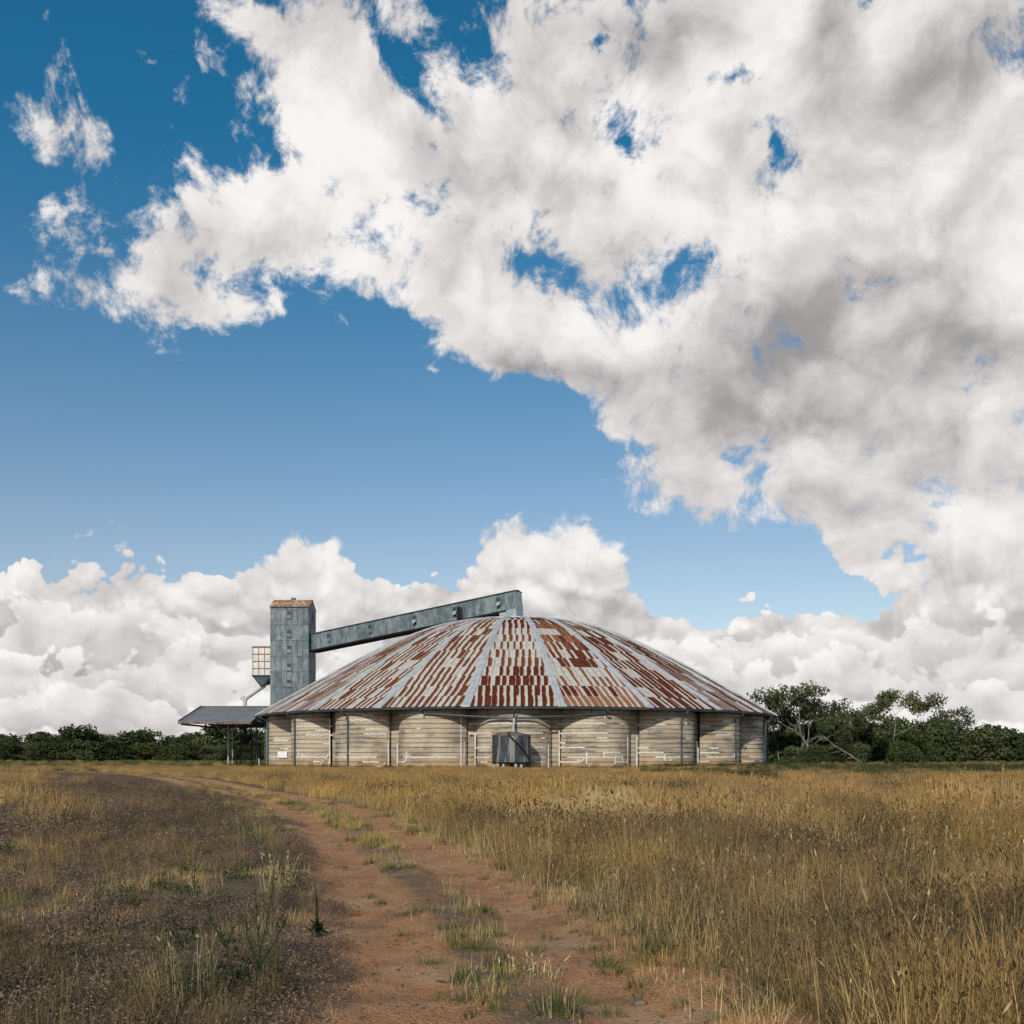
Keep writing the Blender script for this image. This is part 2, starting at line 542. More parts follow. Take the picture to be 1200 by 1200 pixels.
LIFT, JOINT0 = .54, 1.36
MAT = {}
MAT['sheet'] = roof_sheet_material()
MAT['concrete'] = concrete_material()
MAT['rib'] = mottled('rib_capping_zinc', (.43, .45, .46), (.55, .56, .56), 1.2, .5, .25, .4, c2=(.36, .33, .30))
MAT['gutter'] = mottled('painted_gutter', (.035, .055, .068), (.06, .085, .095), 1.5, .6, .0, .4, rust=.66)
MAT['pipe'] = mottled('painted_downpipe', (.03, .06, .08), (.055, .095, .115), 1.2, .55, .0, .4)
MAT['deck'] = mottled('roof_underside_timber', (.05, .04, .032), (.085, .068, .05), 2, .9)
MAT['sealant'] = mottled('sealant_render', (.66, .63, .57), (.77, .74, .69), 2.5, .9, c2=(.50, .45, .38))
MAT['galv'] = mottled('weathered_galvanised_cladding', (.095, .13, .14), (.17, .205, .21), .55, .6, .15, .35, c2=(.10, .145, .155), stretch=(1, 1, .7))
MAT['galvpale'] = mottled('pale_galvanised_trim', (.27, .32, .33), (.36, .40, .40), 1, .6, .15, .35)
MAT['galvdark'] = mottled('dark_steel', (.028, .033, .036), (.055, .06, .062), 1.2, .65, .0, .3)
MAT['rustroof'] = mottled('rusty_ridge_sheets', (.40, .37, .31), (.34, .13, .05), 1.1, .75, .05, .2, stretch=(1.6, .5, .5), thr=(.42, .56), c2=(.24, .085, .035))
MAT['canopy'] = mottled('old_canopy_sheets', (.135, .155, .165), (.20, .215, .215), .5, .6, .1, .3, c2=(.24, .205, .16))
MAT['canopyedge'] = mottled('rusty_flashing', (.20, .16, .13), (.11, .06, .045), .9, .8, c2=(.32, .28, .24))
MAT['binpale'] = mottled('bin_sheets', (.62, .58, .53), (.74, .71, .67), 1.3, .7, c2=(.45, .38, .31))
MAT['girt'] = mottled('rusted_girt', (.34, .20, .07), (.20, .10, .045), 1.5, .8)
MAT['post'] = mottled('pale_post', (.40, .40, .38), (.52, .51, .48), 1.4, .7, c2=(.25, .22, .19))
MAT['glass'] = mottled('dusty_dark_pane', (.02, .03, .036), (.045, .055, .06), 2, .25, .0, .5)
MAT['white'] = mottled('white_painted_board', (.74, .73, .74), (.82, .81, .80), 2, .7)
MAT['dark'] = mottled('near_black', (.008, .008, .008), (.014, .013, .012), 1, .9)  # for black parts, and for the doorway's painted darkness


# ------------------------------------------------------------------ the grain store: 22 bulging concrete bays under a ribbed sheet roof
NB = 22
DPH = 2 * math.pi / NB
SC = Vector((.56, 146.0, 0))          # its centre
ROT = R(-.55)                         # bay 0 looks at the camera
R_GROOVE, R_EAVE = 33.55, 36.85
Z_EAVE = 7.05
silo = empty('grain_store', SC, label='huge round concrete grain store with scalloped walls and rusty ribbed dome roof', cat='grain store')


def polar(r, a, z=0.0):
    """a = 0 points at the camera, positive to the right; local to the store"""
    return Vector((r * math.sin(a), -r * math.cos(a), z))


# roof slope by radius, integrated from the eave
SL = [(36.85, .575), (30, .585), (24, .56), (18, .47), (14, .37), (10.5, .22), (7, .12), (3, .05), (0, 0.0)]
PR = [(SL[0][0], Z_EAVE)]
for (ra, sa), (rb, sb) in zip(SL, SL[1:]):
    k = 8
    for i in range(1, k + 1):
        r0, r1 = ra + (rb - ra) * (i - 1) / k, ra + (rb - ra) * i / k
        sm = sa + (sb - sa) * (i - .5) / k
        PR.append((r1, PR[-1][1] + (r0 - r1) * sm))
PRr = np.array([p[0] for p in PR][::-1])
PRz = np.array([p[1] for p in PR][::-1])


def roof_z(r):
    return float(np.interp(r, PRr, PRz))


# slant stations of the sheet courses
arc = [0.0]
for (ra, za), (rb, zb) in zip(PR, PR[1:]):
    arc.append(arc[-1] + math.hypot(ra - rb, za - zb))
arc = np.array(arc)


def at_slant(s):
    r = float(np.interp(s, arc, [p[0] for p in PR]))
    return r, roof_z(r)


def bay_point(b, x, r, z, lift=0.0):
    """point of the flat bay b: x across the bay, r the radius at its ribs"""
    ap = r * math.cos(DPH / 2)
    a = b * DPH + ROT
    return Vector((ap * math.sin(a) + x * math.cos(a), -ap * math.cos(a) + x * math.sin(a), z + lift))


# roof deck: what the sheets are fixed to, and the dark underside one sees below the eave
deck = MB()
rows = []
for r, z in PR[::2] + [PR[-1]]:
    rows.append([polar(max(r, .02), (k + .5) * DPH + ROT, z - .10) for k in range(NB)])
deck.grid(rows, close=True)
deck_o = deck.build('roof_deck', MAT['deck'], silo)

COURSES = 13
LSL = float(arc[np.argmin(np.abs(np.array([p[0] for p in PR]) - 7.0))])
SHEET_W = .80
sheets = []                            # (size in view, faces)


def rust_tone(b, row, x, w):
    """how far a sheet has rusted, by bay and course"""
    g = random.random()
    cov_, deep = .46, .9
    if b == 0:
        lv = [.50, .56, .54, .47, .46, .30, .28, .26, .36, .44, .55, .5, .5][min(row, 12)]
        cov_ = lv + .06 + random.gauss(0, .11)
        deep = 1.0 if row < 4 or row > 8 else .8
        if random.random() < .10:
            cov_ = .02
        if random.random() < .07:
            cov_ = .95
    elif b == 1:
        if row == 0:
            cov_, deep = .62 + random.gauss(0, .12), .35
        elif row == 1:
            cov_, deep = (.75, 1.0) if x < -2.2 or random.random() < .2 else (.45 + random.gauss(0, .1), .35)
        elif row in (2, 3):
            cov_, deep = random.choice((.42, .35, .05, .5)), .6
        elif row in (4, 5):
            cov_, deep = random.choice((1.1, .9, .5, .5, .05)), .95
        elif row == 8 and x < .3:
            cov_, deep = .05, .4
        else:
            cov_, deep = random.choice((1.15, 1.1, .95, 1.0, .6, .5)), random.choice((.95, .95, .7, .45))
    elif b < 0:
        cov_, deep = .47 + random.gauss(0, .13), .85
        if b <= -3:
            cov_ += .16
        if random.random() < .13:
            cov_ = .02
        if random.random() < .05:
            cov_ = 1.0
    else:
        cov_, deep = .68 + random.gauss(0, .15), .97
        if random.random() < .12:
            cov_ = .03
        if random.random() < .12:
            cov_ = 1.05
    if .1 < cov_ < .9:
        cov_ += .04
    return (cov_, g, deep, 1.0)


for b in range(-NB // 2 + 1, NB // 2 + 1):
    for row in range(COURSES):
        s0, s1 = LSL * row / COURSES, LSL * (row + 1) / COURSES
        r0, z0 = at_slant(s0 - .04 if row else 0)
        r1, z1 = at_slant(s1)
        if row == 0:
            r0 += .12
            z0 -= .06
        h0, h1 = r0 * math.sin(DPH / 2), r1 * math.sin(DPH / 2)
        off = random.uniform(-.22, .22)
        n = int(h0 / SHEET_W) + 2
        for k in range(-n, n + 1):
            xa, xb = k * SHEET_W + off, (k + 1) * SHEET_W + off
            # clip the strip to the tapering bay
            poly = []
            for t_, h in ((0, h0), (1, h1)):
                lo, hi2 = max(xa, -h), min(xb, h)
                poly.append((lo, hi2))
            if poly[0][1] - poly[0][0] < .06:
                continue
            if poly[1][1] <= poly[1][0]:           # tapers to a point before the top of the course
                xe = xa if xa > 0 else xb
                ts = (h0 - abs(xe)) / (h0 - h1)
                tri = [(poly[0][0], 0), (poly[0][1], 0), (xe, ts)]
            else:
                tri = [(poly[0][0], 0), (poly[0][1], 0), (poly[1][1], 1), (poly[1][0], 1)]
                if xb > h1 and xb < h0 - .01:      # the bay edge cuts a corner off
                    tri = [(poly[0][0], 0), (xb, 0), (xb, (h0 - xb) / (h0 - h1)), (h1, 1), (poly[1][0], 1)]
                elif xa < -h1 and xa > -h0 + .01:
                    tri = [(xa, 0), (poly[0][1], 0), (poly[1][1], 1), (-h1, 1), (xa, (h0 + xa) / (h0 - h1))]
            jit = random.uniform(-.008, .012)

            def P3(x, t_, dz):
                r = r0 + (r1 - r0) * t_
                z = z0 + (z1 - z0) * t_
                return bay_point(b, x, r, z, dz + (.055 if t_ < .5 else .012) * (1 - t_) + jit)
            gap = .012
            xm = sum(q[0] for q in tri) / len(tri)
            tri2 = [(x + (gap if x < xm else -gap), t_) for x, t_ in tri]
            top = [P3(x, t_, .0) for x, t_ in tri2]
            low_ = [p - Vector((0, 0, .045)) for p in top]
            uvs = [((x - xa) / SHEET_W, t_) for x, t_ in tri]
            area = 0
            d = Vector((0, 0, 1.6)) - (SC + top[0])
            nrm = (top[1] - top[0]).cross(top[-1] - top[0])
            view = max(nrm.dot(d) / d.length, 0) / d.length ** 2
            sheets.append((view, b, row, top, low_, uvs, rust_tone(b, row, xm, h0)))

order = sorted(range(len(sheets)), key=lambda i: -sheets[i][0])
single = set(order[:300])
rest = MB()


def add_sheet(mb, s):
    _, b, row, top, low_, uvs, tone = s
    mb.face(top, uvs, tone)
    n = len(top)
    for i in range(n):
        j = (i + 1) % n
        mb.face([top[i], low_[i], low_[j], top[j]], [uvs[i], uvs[i], uvs[j], uvs[j]], tone)


for i, s in enumerate(sheets):
    if i in single:
        mb = MB()
        add_sheet(mb, s)
        mb.build('roof_sheet', MAT['sheet'], silo)
    else:
        add_sheet(rest, s)
rest.build('roof_sheets', MAT['sheet'], silo, kind='stuff')

# rib cappings over the bay corners: a raised double roll with a seam along the middle
for k in range(NB):
    a = (k + .5) * DPH + ROT
    mb = MB()
    rws = []
    for s in list(np.linspace(0, LSL, 40)) + [LSL + 2.5]:
        r, z = at_slant(s)
        if s == 0:
            r += .2
            z -= .1
        w = .47 - .12 * s / LSL
        base = polar(r, a, z)
        side = Vector((math.cos(a), math.sin(a), 0))
        prof = [(-w, -.04), (-w, .10), (-w * .72, .13), (-w * .45, .20), (-w * .12, .17), (0, .11), (w * .12, .17), (w * .45, .20), (w * .72, .13), (w, .10), (w, -.04)]
        rws.append([base + side * x + Vector((0, 0, y)) for x, y in prof])
    mb.grid(rws)
    mb.face(rws[0])
    mb.build('roof_rib', MAT['rib'], silo)
# crown: a shallow capping disc where the ribs meet
mb = MB()
mb.grid([[polar(rr, 2 * math.pi * k / 44, roof_z(rr) + dz) for k in range(44)] for rr, dz in ((7.4, .02), (7.3, .16), (4, .2), (1.2, .24), (.05, .28))], close=True)
mb.build('crown_cap', MAT['rib'], silo)

# gutter right round the eave, one straight length to a bay
for k in range(NB):
    a0, a1 = (k - .5) * DPH + ROT, (k + .5) * DPH + ROT
    mb = MB()
    secs = []
    for a in (a0, a1):
        secs.append([polar(r, a, z) for r, z in ((R_EAVE - .02, Z_EAVE - .05), (R_EAVE - .02, Z_EAVE - .30), (R_EAVE + .20, Z_EAVE - .33), (R_EAVE + .27, Z_EAVE - .12), (R_EAVE + .24, Z_EAVE - .11), (R_EAVE + .18, Z_EAVE - .28))])
    mb.grid(secs, close=True)
    mb.build('gutter', MAT['gutter'], silo)

# wall: each bay a bulging shell cast in lifts, with a narrow flat pier between two bays
STRIP = .62
BULGE = 2.42
half = R_GROOVE * math.sin(DPH / 2) - STRIP * .98
LR = (half * half + BULGE * BULGE) / (2 * BULGE)      # radius of the bulge


def lobe_plan(b, t):
    """plan point of bay b for t in -1..1 (edge to edge) and the outward direction"""
    a = b * DPH + ROT
    ap = R_GROOVE * math.cos(DPH / 2) + .12
    th = math.asin(half / LR) * t
    x = LR * math.sin(th)
    y = ap + LR * math.cos(th) - (LR - BULGE)
    nx, ny = math.sin(th), math.cos(th)
    f = lambda X, Y: Vector((Y * math.sin(a) + X * math.cos(a), -Y * math.cos(a) + X * math.sin(a), 0))
    return f(x, y), f(nx, ny)


WALL_TOP = 7.15
joints = [JOINT0 + LIFT * i for i in range(-3, 13)]
lobe_objs = {}
for b in range(-NB // 2 + 1, NB // 2 + 1):
    mb = MB()
    rows_z = []
    z = joints[0]
    for z in joints:
        o_ = random.uniform(-.014, .014)
        g = -.035
        rows_z += [(z - .030, g), (z + .030, g), (z + .065, o_ + .012), (z + LIFT - .085, o_ + random.uniform(-.006, .006)), (z + LIFT - .045, o_ - .002)]
    rows_z = [(z, o_) for z, o_ in rows_z if -.15 < z < WALL_TOP]
    rows_z = [(-.25, 0)] + rows_z + [(WALL_TOP, 0)]
    NS = 22
    rws = []
    for z, o_ in rows_z:
        row = []
        for j in range(NS + 1):
            p, nrm = lobe_plan(b, -1 + 2 * j / NS)
            wv = .012 * math.sin(j * 1.7 + b * 3 + z * 2.1)
            q = p + nrm * (o_ + wv)
            row.append((q.x, q.y, z))
        rws.append(row)
    mb.grid(rws)
    # top, closed back to the pier line
    p0, _ = lobe_plan(b, -1)
    p1, _ = lobe_plan(b, 1)
    mb.face([Vector(q) for q in rws[-1]])
    lobe_objs[b] = mb.build('wall_bay', MAT['concrete'], silo)
for k in range(NB):
    a = (k + .5) * DPH + ROT
    mb = MB()
    side = Vector((math.cos(a), math.sin(a), 0))
    outw = polar(1, a)
    for i, z in enumerate([-.25] + [j for j in joints if j > 0] + [7.9]):
        if i == 0:
            zp = z
            continue
        base = polar(R_GROOVE, a)
        m = Matrix((side, outw, Vector((0, 0, 1)))).transposed().to_4x4()
        m.translation = base
        mb.box((-STRIP - .25, -.8, zp + .02), (STRIP + .25, -.45 + random.uniform(-.01, .01), z - .02), m)
        mb.box((-STRIP - .2, -.78, z - .02), (STRIP + .2, -.49, z + .02), m)
        zp = z
    mb.build('pier', MAT['concrete'], silo)

# downpipes at the middle of the bays
for b in range(-8, 9):
    if abs(b) < 2:
        continue
    p, nrm = lobe_plan(b, .0)
    q = p + nrm * .16
    g = polar(R_EAVE + .08, b * DPH + ROT, Z_EAVE - .3)
    mb = MB()
    mb.tube([g, g + Vector((0, 0, -.25)), (q.x, q.y, Z_EAVE - .95), (q.x, q.y, 0.02)], .10, 8)
    for z in (1.6, 3.6, 5.4):
        mb.box((q.x - .13, q.y - .13, z), (q.x + .13, q.y + .13, z + .06))
    mb.build('downpipe', MAT['pipe'], silo)

# rusty hanger stubs under the eave either side of the front bay
for b, t in ((0, -.62), (0, .62), (1, -.68), (1, -.28), (-1, .68), (-1, .28)):
    p, nrm = lobe_plan(b, t)
    q = p + nrm * .10
    MB().box((q.x - .05, q.y - .05, 5.95), (q.x + .05, q.y + .05, 6.85)).build('hanger', MAT['girt'], silo)

# ---- sealant over the cracked lift joints
plan = []                              # wall outline seen from the camera
for b in range(-6, 7):
    for j in range(41):
        t = -1 + 2 * j / 40
        p, nrm = lobe_plan(b, t)
        plan.append((b, t, p, nrm))


def wall_hit(X):
    """which wall point stands in the direction of column X"""
    best = None
    for i in range(len(plan) - 1):
        p0, p1 = plan[i][2] + SC, plan[i + 1][2] + SC
        X0, X1 = 600 + F * p0.x / p0.y, 600 + F * p1.x / p1.y
        if (X0 - X) * (X1 - X) <= 0 and X0 != X1:
            f = (X - X0) / (X1 - X0)
            p = p0.lerp(p1, f)
            if best is None or p.y < best[0].y:
                n = (p1 - p0)
                nn = Vector((n.y, -n.x, 0)).normalized()
                if nn.y > 0:
                    nn = -nn
                best = (p, nn)
    return best


def sealant(run, w=.155):
    """a raised band along wall columns/rows of the photograph's frame"""
    (Xa, Ya), (Xb, Yb) = run
    horizontal = abs(Yb - Ya) < 2.2
    n = max(2, int(abs(Xb - Xa) / 1.4) + 1)
    h = wall_hit((Xa + Xb) / 2)
    if h is None:
        return
    zl = EYE + (HZ - (Ya + Yb) / 2) / F * h[0].y
    if horizontal:
        zl = JOINT0 + LIFT * round((zl - JOINT0) / LIFT)
    pts = []
    for i in range(n):
        f = i / (n - 1)
        h = wall_hit(Xa + (Xb - Xa) * f)
        if h is None:
            continue
        z = zl if horizontal else EYE + (HZ - (Ya + (Yb - Ya) * f)) / F * h[0].y
        pts.append((h[0] - SC, h[1], max(z, .05)))
    if abs(Xb - Xa) < .6:
        h = wall_hit(Xa)
        pts = [(h[0] - SC, h[1], max(EYE + (HZ - Y) / F * h[0].y, .05)) for Y in (Ya, Ya + (Yb - Ya) * .33, Ya + (Yb - Ya) * .66, Yb)]
    if len(pts) < 2:
        return
    rws = []
    ph = random.uniform(0, 9)
    for i, (p, nn, z) in enumerate(pts):
        if abs(Xb - Xa) < .6:
            ax = Vector((nn.y, -nn.x, 0))
        elif horizontal:
            ax = Vector((0, 0, 1))
        else:
            ax = Vector((nn.y * .6, -nn.x * .6, .8)).normalized()
        ww = w * (.5 + .18 * math.sin(i * 2.3 + ph)) * random.uniform(.8, 1.2)
        c = Vector((p.x, p.y, z + (.025 * math.sin(i * .9 + ph) if horizontal else 0)))
        rws.append([c + ax * ww + nn * -.02, c + ax * ww * .8 + nn * .05, c - ax * ww * .8 + nn * .05, c - ax * ww + nn * -.02])
    mb = MB()
    mb.grid(rws)
    mb.face(rws[0])
    mb.face(list(reversed(rws[-1])))
    b = int(round(math.atan2(pts[0][0].x, -pts[0][0].y) / DPH))
    mb.build('sealant_strip', MAT['sealant'], lobe_objs.get(b, silo))


def seal_set(x0, y0, sc, hs, vs, ds=()):
    for a, b, y in hs:
        sealant(((x0 + a / sc, y0 + y / sc), (x0 + b / sc, y0 + y / sc)))
    for x, a, b in vs:
        sealant(((x0 + x / sc, y0 + a / sc), (x0 + x / sc, y0 + b / sc)), .15)
    for xa, ya, xb, yb in ds:
        sealant(((x0 + xa / sc, y0 + ya / sc), (x0 + xb / sc, y0 + yb / sc)), .15)


seal_set(305, 815, 7.06,
         [(300, 562, 237), (500, 600, 270), (455, 570, 305), (375, 600, 345), (525, 570, 415), (115, 235, 360), (165, 235, 430), (60, 235, 525), (280, 540, 525), (440, 500, 560)],
         [(575, 190, 580), (318, 455, 500), (348, 475, 515)], [(540, 525, 568, 480), (500, 570, 522, 535), (560, 580, 573, 540)])
seal_set(380, 820, 6.667,
         [(290, 385, 127), (180, 490, 165), (320, 495, 237), (310, 490, 270), (590, 770, 113), (725, 755, 225), (620, 1050, 455), (75, 410, 458), (300, 430, 492), (400, 465, 525), (580, 628, 490)],
         [(500, 325, 535), (572, 340, 535), (643, 405, 455), (1068, 110, 540), (1095, 330, 540), (1180, 270, 530)], [(180, 455, 200, 410), (310, 462, 325, 488), (455, 525, 475, 492), (628, 488, 643, 462)])
seal_set(540, 840, 10,
         [(90, 990, 75), (90, 350, 195), (640, 960, 190), (180, 350, 360), (180, 350, 475), (230, 310, 530), (820, 990, 355), (820, 990, 470), (870, 990, 530), (940, 990, 240)],
         [(42, 300, 610), (168, 200, 600), (1027, 335, 650)])
seal_set(630, 820, 8,
         [(185, 640, 215), (205, 655, 308), (555, 655, 352), (210, 262, 402), (210, 440, 447), (210, 400, 583), (275, 800, 538), (620, 778, 490), (730, 840, 582), (770, 815, 220), (930, 1200, 230), (940, 1040, 452), (940, 1175, 494), (1105, 1200, 540), (1120, 1190, 182)],
         [(202, 290, 650), (460, 485, 600), (622, 485, 538), (727, 538, 600), (795, 535, 580), (845, 350, 660), (930, 350, 660), (632, 115, 175)], [(400, 583, 440, 545), (375, 575, 390, 555)])
seal_set(770, 820, 8,
         [(5, 70, 182), (5, 80, 230), (395, 495, 247), (620, 695, 208), (550, 705, 330), (490, 575, 458), (400, 580, 498), (5, 60, 495), (5, 325, 540), (460, 740, 543), (400, 490, 583), (275, 320, 365), (905, 1000, 237), (880, 1000, 352), (800, 845, 352), (800, 835, 430), (865, 1060, 547), (800, 915, 583), (960, 1000, 590), (1025, 1060, 268), (1030, 1062, 300)],
         [(385, 450, 640), (270, 180, 235), (725, 505, 540), (72, 515, 570), (127, 545, 575)])

# ------------------------------------------------------------------ sheeted elevator tower behind the store's left shoulder
TD = 161.0                              # distance of its front face
TX0, TX1 = (317 - 600) / F * TD, (361.5 - 600) / F * TD
TY1 = TD + 5.8
TZ = EYE + (HZ - 711) / F * TD          # eave
TRZ = TZ + 1.45                         # ridge
tower = empty('elevator_tower', ((TX0 + TX1) / 2, (TD + TY1) / 2, 0), label='tall grey sheet-clad elevator tower with small rusty gable roof', cat='tower')
tw, td = TX1 - TX0, TY1 - TD
mb = MB()
mb.box((-tw / 2 + .08, -td / 2 + .08, 0), (tw / 2 - .08, td / 2 - .08, TZ - .05))
for s in (-1, 1):
    x = s * (tw / 2 - .08)
    mb.face([(x, -td / 2 + .08, TZ - .05), (x, td / 2 - .08, TZ - .05), (x, 0, TRZ - .1)][::s])
mb.build('frame_core', MAT['galvdark'], tower)
NCOL, PH = 7, 2.52


def cladding(mat4, width, zmax_fn, ncol, parent):
    """sheets standing in rows on a wall plane: local x along the wall, z up, -y outward"""
    cw = width / ncol
    row = 0
    z = 0.0
    while z < TRZ:
        for c in range(ncol):
            xa, xb = -width / 2 + c * cw + .02, -width / 2 + (c + 1) * cw - .02
            ta, tb = min(z + PH - .04, zmax_fn(xa)), min(z + PH - .04, zmax_fn(xb))
            tm = None
            if xa < 0 < xb:
                tm = min(z + PH - .02, zmax_fn(0))
            if max(ta, tb) <= z + .1:
                continue
            off = random.uniform(0, .018) + (.012 if c % 2 else 0)
            front = [(xa, -.05 - off, z), (xb, -.05 - off, z), (xb, -.035 - off, max(tb, z + .01))]
            if tm:
                front.append((0, -.035 - off, tm))
            front.append((xa, -.035 - off, max(ta, z + .01)))
            back = [(p[0], .0, p[2]) for p in front]
            m2 = MB()
            F_ = [mat4 @ Vector(p) for p in front]
            B_ = [mat4 @ Vector(p) for p in back]
            m2.face(F_)
            for i in range(len(F_)):
                j = (i + 1) % len(F_)
                m2.face([F_[j], F_[i], B_[i], B_[j]])
            m2.build('wall_sheet', sheet_mats[random.randrange(4)], parent)
        z += PH


sheet_mats = []
for i, (f, s) in enumerate(((.92, .5), (1.0, .62), (1.1, .45), (1.2, .7))):
    sheet_mats.append(mottled('weathered_cladding_sheet', (.085 * f, .118 * f, .128 * f), (.185 * f, .215 * f, .215 * f), s * 1.4, .6, .1, .35, c2=(.07, .10, .11), stretch=(1, 1, .6), rust=.74))

mf = Matrix.Translation((0, -td / 2, 0))
cladding(mf, tw, lambda x: TZ, NCOL, tower)
mr = Matrix.Translation((tw / 2, 0, 0)) @ Matrix.Rotation(R(90), 4, 'Z')
cladding(mr, td, lambda x: TZ + (TRZ - TZ) * (1 - abs(x) / (td / 2)), 7, tower)
ml = Matrix.Translation((-tw / 2, 0, 0)) @ Matrix.Rotation(R(-90), 4, 'Z')
cladding(ml, td, lambda x: TZ + (TRZ - TZ) * (1 - abs(x) / (td / 2)), 7, tower)
# gable roof, a row of sheets to each slope
ov = .12
for s in (-1, 1):
    for c in range(8):
        xa, xb = -tw / 2 - ov + c * (tw + 2 * ov) / 8, -tw / 2 - ov + (c + 1) * (tw + 2 * ov) / 8 - .015
        m2 = MB()
        y0, z0, y1, z1 = s * (td / 2 + .2), TZ - .02, 0, TRZ + .04
        j = random.uniform(0, .02)
        top = [(xa, y0, z0 + .06 + j), (xb, y0, z0 + .06 + j), (xb, y1, z1 + .06 + j), (xa, y1, z1 + .06 + j)]
        bot = [(p[0], p[1], p[2] - .06) for p in top]
        m2.face(top if s < 0 else top[::-1])
        for i in range(4):
            k = (i + 1) % 4
            m2.face([top[i], top[k], bot[k], bot[i]])
        m2.face(bot)
        m2.build('roof_sheet', MAT['rustroof'], tower)
MB().box((-.35, -.3, TRZ - .05), (.35, .3, TRZ + .42)).build('ridge_vent', MAT['canopyedge'], tower)
MB().box((-tw / 2 - .1, -td / 2 - .26, TZ - .12), (tw / 2 + .1, -td / 2 - .1, TZ + .0)).build('eave_gutter', MAT['gutter'], tower)


def louvre(parent, m4, w=.8, h=1.35, open_=.28):
    """top-hung shutter window: frame, dark pane and a sheet flap standing out at the foot"""
    fr = MB()
    for lo, hi2 in (((-w / 2 - .06, -.06, 0), (-w / 2, .02, h)), ((w / 2, -.06, 0), (w / 2 + .06, .02, h)), ((-w / 2 - .06, -.06, h), (w / 2 + .06, .02, h + .06)), ((-w / 2 - .06, -.06, -.06), (w / 2 + .06, .02, 0))):
        fr.box(lo, hi2, m4)
    o = fr.build('window', MAT['galv'], parent)
    MB().box((-w / 2, -.02, 0), (w / 2, .015, h), m4).build('pane', MAT['glass'], o)
    fl = MB()
    q = [(-w / 2, -.05, h * .55), (w / 2, -.05, h * .55), (w / 2, -.05 - open_, .12), (-w / 2, -.05 - open_, .12)]
    q2 = [(x, y - .03, z + .02) for x, y, z in q]
    fl.face([m4 @ Vector(p) for p in q])
    fl.face([m4 @ Vector(p) for p in q2[::-1]])
    for i in range(4):
        j = (i + 1) % 4
        fl.face([m4 @ Vector(p) for p in (q[i], q2[i], q2[j], q[j])])
    fl.build('flap', MAT['galvpale'] if open_ > .4 else MAT['galv'], o)


for Y in (726, 747.5, 766, 787, 806):
    z = EYE + (HZ - Y) / F * TD
    louvre(tower, Matrix.Translation((-.0 - .05, -td / 2 - .1, z)), .62, 1.25, .07)
louvre(tower, Matrix.Translation((tw / 2 + .1, .3, TZ - 2.1)) @ Matrix.Rotation(R(90), 4, 'Z'), .5, 1.2, .1)

# ------------------------------------------------------------------ sloping conveyor gallery from the tower to the crown
GA = Vector((TX1 + .06, TD + 2.3, 0))
GB = Vector((SC.x + .25, SC.y - .4, 0))
za = EYE + (HZ - 744.5) / F * GA.y
zb = EYE + (HZ - 693.0) / F * GB.y
gal = empty('conveyor_gallery', (GB.x, GB.y, 0), label='long grey sheeted conveyor gallery sloping from the tower up to the dome crown', cat='conveyor gallery')
A3, B3 = Vector((GA.x, GA.y, za)), Vector((GB.x, GB.y, zb))
dirg = (B3 - A3).normalized()
GL = (B3 - A3).length
sideg = dirg.cross(Vector((0, 0, 1))).normalized()     # towards the camera
if sideg.y > 0:
    sideg = -sideg
upg = sideg.cross(dirg)
if upg.z < 0:
    upg = -upg
GH, GW = 2.62, 2.3
# local frame: x along the gallery from the tower, -y towards the camera, z up from its floor
mg = Matrix((dirg, -sideg, upg)).transposed().to_4x4()
mg.translation = A3 - upg * GH - gal.location
mb = MB()
mb.box((.0, -GW / 2 + .06, .02), (GL - .05, GW / 2, GH - .04), mg)
mb.build('frame_core', MAT['galvdark'], gal)
fl = MB()
fl.box((-.0, -GW / 2 - .05, -.24), (GL - 1.6, GW / 2 + .05, 0.0), mg)
fl.build('floor_beam', MAT['dark'], gal)
npan = 46
door_s = (545 - 364) / (602 - 364)
for c in range(npan):
    xa, xb = GL * c / npan + .01, GL * (c + 1) / npan - .01
    off = random.uniform(0, .02) + (.014 if c % 2 else 0)
    if abs((c + .5) / npan - door_s) < .5 / npan:
        continue
    m2 = MB()
    m2.box((xa, -GW / 2 - .01 - off, .0), (xb, -GW / 2 + .05, GH - .03), mg)
    m2.build('wall_sheet', sheet_mats[random.randrange(4)], gal)
MB().box((GL * (round(door_s * npan - .5)) / npan, -GW / 2 + .02, .05), (GL * (round(door_s * npan - .5) + 1) / npan, -GW / 2 + .055, GH - .7), mg).build('doorway', MAT['dark'], gal)  # near-black sheet standing in for the unlit opening
MB().box((GL * (round(door_s * npan - .5)) / npan, -GW / 2 - .02, GH - .7), (GL * (round(door_s * npan - .5) + 1) / npan, -GW / 2 + .05, GH - .03), mg).build('wall_sheet', sheet_mats[1], gal)
mdoor = mg @ Matrix.Translation((GL * (round(door_s * npan - .5) + 1) / npan + .02, -GW / 2 - .02, .1)) @ Matrix.Rotation(R(-62), 4, 'Z')
MB().box((0, -.03, 0), (.8, .03, GH - .85), mdoor).build('door', MAT['galvdark'], gal)
MB().box((GL - .04, -GW / 2 - .03, -.1), (GL + .03, GW / 2 + .02, GH - .03), mg).build('end_wall', MAT['galvpale'], gal)
MB().box((-.02, GW / 2, .0), (GL, GW / 2 + .04, GH - .03), mg).build('back_wall', MAT['galv'], gal)
rf = MB()
for s in (-1, 1):
    y = s * (GW / 2 + .16)
    q = [(0, y, GH - .02), (GL + .12, y, GH - .02), (GL + .12, 0, GH + .22), (0, 0, GH + .22)]
    q = [mg @ Vector(p) for p in (q if s < 0 else q[::-1])]
    rf.face(q)
    rf.face([p - upg * .07 for p in q[::-1]])
    e = (0, 1) if s < 0 else (2, 3)
    rf.face([q[e[0]], q[e[0]] - upg * .07, q[e[1]] - upg * .07, q[e[1]]])
